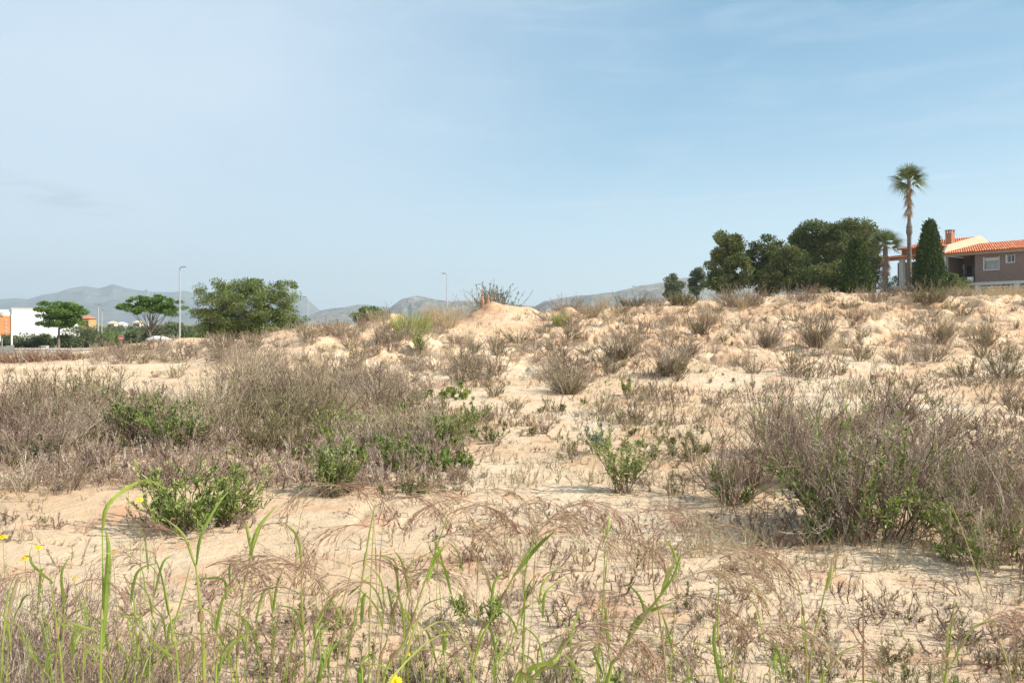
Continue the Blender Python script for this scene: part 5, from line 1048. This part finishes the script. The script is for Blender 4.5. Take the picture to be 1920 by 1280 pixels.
# ---- dense dry brush in the lower left corner -----------------------
def corner(px, d, h, kind, det, label, dy=0, th=.62, sp=.45, extra=()):
    x = (px-960)/F*d; p = (x, d, hz1(x, d)); e = empty('dry_weed', p, 0, label, 'weed'); A, B, m1, m2 = shrub(int(px*3+d*100), kind, h, sp, det, th, .07); n1, n2 = part_names(kind); A.build(n1, m1, e); B.build(n2, m2, e)
    for q, (k2, hs, dt) in enumerate(extra): A, B, m1, m2 = shrub(int(px)+50+q, k2, h*hs, sp, dt, th, .07); n1, n2 = part_names(k2); A.build(n1, m1, e); B.build(n2, m2, e)
for a in ((10,1.9,1.12,'dry',1.5,'tallest dry brown weed in the lower left corner'),(70,2.0,1.05,'dry',1.5,'dry brown weed behind the slanting blade at the lower left'),(130,2.1,.92,'dry',1.2,'dry weed with pale seed fluff left of the thick bent blade'),
          (195,2.3,.80,'dry',.9,'thin dry weed behind the thick bent blade'),(40,2.6,.80,'feather',1.4,'matted straw-coloured grass in the lower left corner'),(110,2.5,.66,'feather',1.3,'matted dry grass under the slanting blade'),
          (180,2.5,.58,'broom',.9,'grey-green low weed at the foot of the thick bent blade'),(20,3.0,.85,'dry',1.3,'dry weed at the left edge behind the corner brush'),(235,2.7,.50,'dry',.5,'small dry weed right of the thick bent blade'),
          (270,2.9,.6,'sparse',.8,'thin reddish forked weed on the sand left of the rusty spike'),(95,3.1,.72,'dry',1.0,'dry weed under the small flower behind the slanting blade'),(5,2.2,.85,'broom',1.0,'grey-green weed filling the very corner at the lower left'),
          (60,2.2,.75,'feather',.6,'pale straw grass in front of the lower left brush'),(150,2.4,.66,'leafy',.3,'green leafy weed among the dry weeds left of the thick bent blade'),(300,3.0,.40,'feather',.6,'wispy dry grass at the foot of the rusty spike'),(560,3.1,.30,'feather',.5,'wispy dry grass at the bottom, left of the flower'),
          (850,2.9,.36,'feather',.5,'wispy dry grass at the bottom, right of the flower'),(1080,2.9,.40,'feather',.5,'wispy dry grass under the low thick dark blade'),(1420,2.9,.38,'feather',.45,'wispy dry grass around the rust-coloured nodding stalk'),(1850,2.6,.55,'feather',.7,'wispy dry grass in the bottom right corner')):
    corner(*a)
for px, d, h, kind, det, lb in ((1290,3.4,.34,'sparse',.9,'small wiry weed among the nodding heads right of centre'),(1040,3.3,.26,'broom',.45,'low grey weed at the bottom centre'),(1150,3.1,.30,'leafy',.2,'small narrow-leaved green weed under the thickest stalk'),
     (905,4.2,.22,'leafy',.2,'little green rosette weed on the bare sand below the middle'),(940,3.4,.36,'sparse',.9,'wiry dry weed left of the crossing stalks'),(1400,2.8,.60,'dry',.3,'dry dark seeding weed behind the rust-coloured stalk'),(1240,3.0,.50,'dry',.25,'thin dark seeding weed behind the thickest stalk'),
     (1830,3.0,.34,'leafy',.2,'small green weed in the bottom right corner'),(1760,3.2,.26,'broom',.4,'low dry weed left of the bottom right corner'),(760,3.4,.22,'broom',.4,'low grey weed behind the yellow daisy'),(520,3.6,.24,'sparse',.6,'little dry weed on the sand at the bottom left of centre'),(1480,3.0,.36,'feather',.3,'wispy dry grass at the foot of the slender stalk')):
    corner(px, d, h, kind, det, lb, th=.75, sp=.75)

# ---- countless small things: sprigs, dead twigs, clods --------------
def scatter_mb(rng, templ, pts, smin, smax, squash=1.0):
    out = MB(); tid = rng.integers(len(templ), size=len(pts))
    for k_, tm in enumerate(templ):
        I = np.where(tid == k_)[0]
        if not len(I): continue
        V = np.concatenate(tm.V); n = len(V); a = rng.random(len(I))*6.283; s = (smin+(smax-smin)*rng.random(len(I))**1.6); ca, sa = np.cos(a)*s, np.sin(a)*s
        W_ = np.stack([V[None, :, 0]*ca[:, None]-V[None, :, 1]*sa[:, None], V[None, :, 0]*sa[:, None]+V[None, :, 1]*ca[:, None], V[None, :, 2]*s[:, None]*squash], -1)+pts[I][:, None]
        Q = np.concatenate(tm.Q) if tm.Q else None; T = np.concatenate(tm.T) if tm.T else None; off = (np.arange(len(I))*n)[:, None, None]
        tq = np.concatenate(tm.tq) if tm.tq else None
        sh = rng.random(len(I))[:, None]*.5-.25
        if Q is not None: out.add(W_.reshape(-1, 3), Q=(Q[None]+off).reshape(-1, 4), tint=np.clip(tq[None]+sh, 0, 1).ravel())
    return out
rng = np.random.default_rng(555)
def cand(n, dmin, dmax, thr, seed, sc, u0=-.72, u1=.72, pw=1.0):
    d = dmin*(dmax/dmin)**(rng.random(n)**pw); x = rng.uniform(u0, u1, n)*d; f = fb(x/sc, d/sc, seed, 3); k_ = f > thr+rng.normal(size=n)*.12; x, d = x[k_], d[k_]
    u = x/d; ok = ~((u < -.36)&(d > 15.5)&(d < 31)&(rng.random(len(x)) < .9)); x, d = x[ok], d[ok]
    return np.stack([x, d, H(x, d)], -1)
def merge(pair):
    q = MB(); q.addmb(pair[0]); q.addmb(pair[1]); return q
TW = [merge(shrub(700+i, 'sparse', .22, .9, .45, .8, .03)) for i in range(5)]
TD_ = [merge(shrub(720+i, 'dry', .20, 1.2, .045, .9, .04)) for i in range(5)]
TF = [merge(shrub(740+i, 'feather', .22, .9, .045, 1.3, .05)) for i in range(4)]
TL = [merge(shrub(760+i, 'leafy', .15, .9, .05, 1.0, .03)) for i in range(4)]
P = cand(3600, 2.2, 24, .12, 77, 1.9); o = scatter_mb(rng, TW, P, .25, .9).build('low_weeds', M['broom']); tag(o, kind='stuff')
P = cand(5000, 2.0, 24, .08, 78, 1.5); o = scatter_mb(rng, TD_, P, .3, 1.1).build('dead_twiglets', M['seed']); tag(o, kind='stuff')
P = cand(6000, 12, 50, -.02, 79, 2.8); o = scatter_mb(rng, TF, P, .8, 2.3).build('dry_grass', M['twig']); tag(o, kind='stuff')
P = cand(1500, 7, 46, .05, 80, 2.0); o = scatter_mb(rng, TW+TL, P, .6, 1.7).build('green_weeds', M['broom']); tag(o, kind='stuff')
P = cand(2500, 7.5, 20, -.3, 81, 1.4, u0=-.70, u1=-.08); o = scatter_mb(rng, TF+TD_, P, .6, 1.9).build('thicket_undergrowth', M['seed']); tag(o, kind='stuff')
P = cand(1500, 8.2, 19, .16, 82, 1.3, u0=-.70, u1=-.05); o = scatter_mb(rng, TL, P, .8, 2.2).build('thicket_green_shoots', M['leaf']); tag(o, kind='stuff')
P = cand(700, 5.6, 12, -.2, 83, 1.4, u0=.32, u1=.70); o = scatter_mb(rng, TD_+TF+TW, P, .7, 2.2).build('thicket_undergrowth', M['seed']); tag(o, kind='stuff')
P = cand(1800, 40, 85, -.3, 84, 2.2, u0=-.70, u1=.75); o = scatter_mb(rng, TF, P, 1.5, 3.6).build('crest_dry_grass', M['straw']); tag(o, kind='stuff')
P = cand(450, 2.0, 7, .05, 86, .8); o = scatter_mb(rng, TF, P, .5, 1.4).build('dry_grass', M['straw']); tag(o, kind='stuff')
P = cand(2400, 5, 30, .02, 88, 2.0, u0=-.1, u1=.72); o = scatter_mb(rng, TF, P, .4, 1.5).build('dry_grass', M['straw']); tag(o, kind='stuff')
# litter: fallen twigs, seed husks, small clods
n = 5200; d = 1.9*(20/1.9)**rng.random(n); x = rng.uniform(-.72, .72, n)*d; f = fb(x/.7, d/.7, 91, 3); kk = (f > -.02+rng.normal(size=n)*.15); x, d = x[kk], d[kk]; n = len(x)
# gather more litter round the shrubs
sx = []
for (a, b, r) in SHRUBS:
    if b < 14: m = 170; sx.append(np.stack([a-.12*r+rng.normal(size=m)*r*.75, b+rng.normal(size=m)*r*.75], -1))
sx = np.concatenate(sx); x = np.concatenate([x, sx[:, 0]]); d = np.concatenate([d, sx[:, 1]]); n = len(x)
z = H(x, d)+.003; a = rng.random(n)*6.28; L_ = (.008+.07*rng.random(n)**3)*(1+d*.03); o3 = np.stack([x, d, z], -1); dv = np.stack([np.cos(a), np.sin(a), rng.random(n)*.25], -1)
Pq = np.stack([o3, o3+dv*L_[:, None]*.5+rng.normal(size=(n, 3))*.003, o3+dv*L_[:, None]], 1); mb = MB(); mb.tubes(Pq, (np.array([1, .8, .4])[None]*(.0010+.0016*rng.random(n)**2)[:, None])*(1+d[:, None]*.04), 3, tint=rng.random(n)); ob = mb.build('twig_litter', M['debris']); tag(ob, kind='stuff')
n = 9000; d = 1.8*(18/1.8)**rng.random(n); x = rng.uniform(-.72, .72, n)*d; z = H(x, d); s = (.003+.014*rng.random(n)**5)*(1+d*.05); mb = MB(); mb.bits(np.stack([x, d, z+s*.1], -1), s, rng, tint=rng.random(n), stretch=.8); ob = mb.build('clods', M['stone']); tag(ob, kind='stuff')
n = 5000; d = 1.8*(16/1.8)**rng.random(n); x = rng.uniform(-.72, .72, n)*d; kk = fb(x/.5, d/.5, 95, 3) > 0; x, d = x[kk], d[kk]; n = len(x); s = (.002+.006*rng.random(n)**2)*(1+d*.05); mb = MB(); mb.bits(np.stack([x, d, H(x, d)+s*.2], -1), s, rng, tint=rng.random(n), stretch=.6); ob = mb.build('seed_husks', M['debris']); tag(ob, kind='stuff')
n = 700; d = rng.uniform(20, 50, n); x = rng.uniform(-.42, .72, n)*d; s = .03+.16*rng.random(n)**4; mb = MB(); mb.bits(np.stack([x, d, H(x, d)+s*.15], -1), s, rng, tint=rng.random(n), stretch=.8); ob = mb.build('slope_clods', M['stone']); tag(ob, kind='stuff')
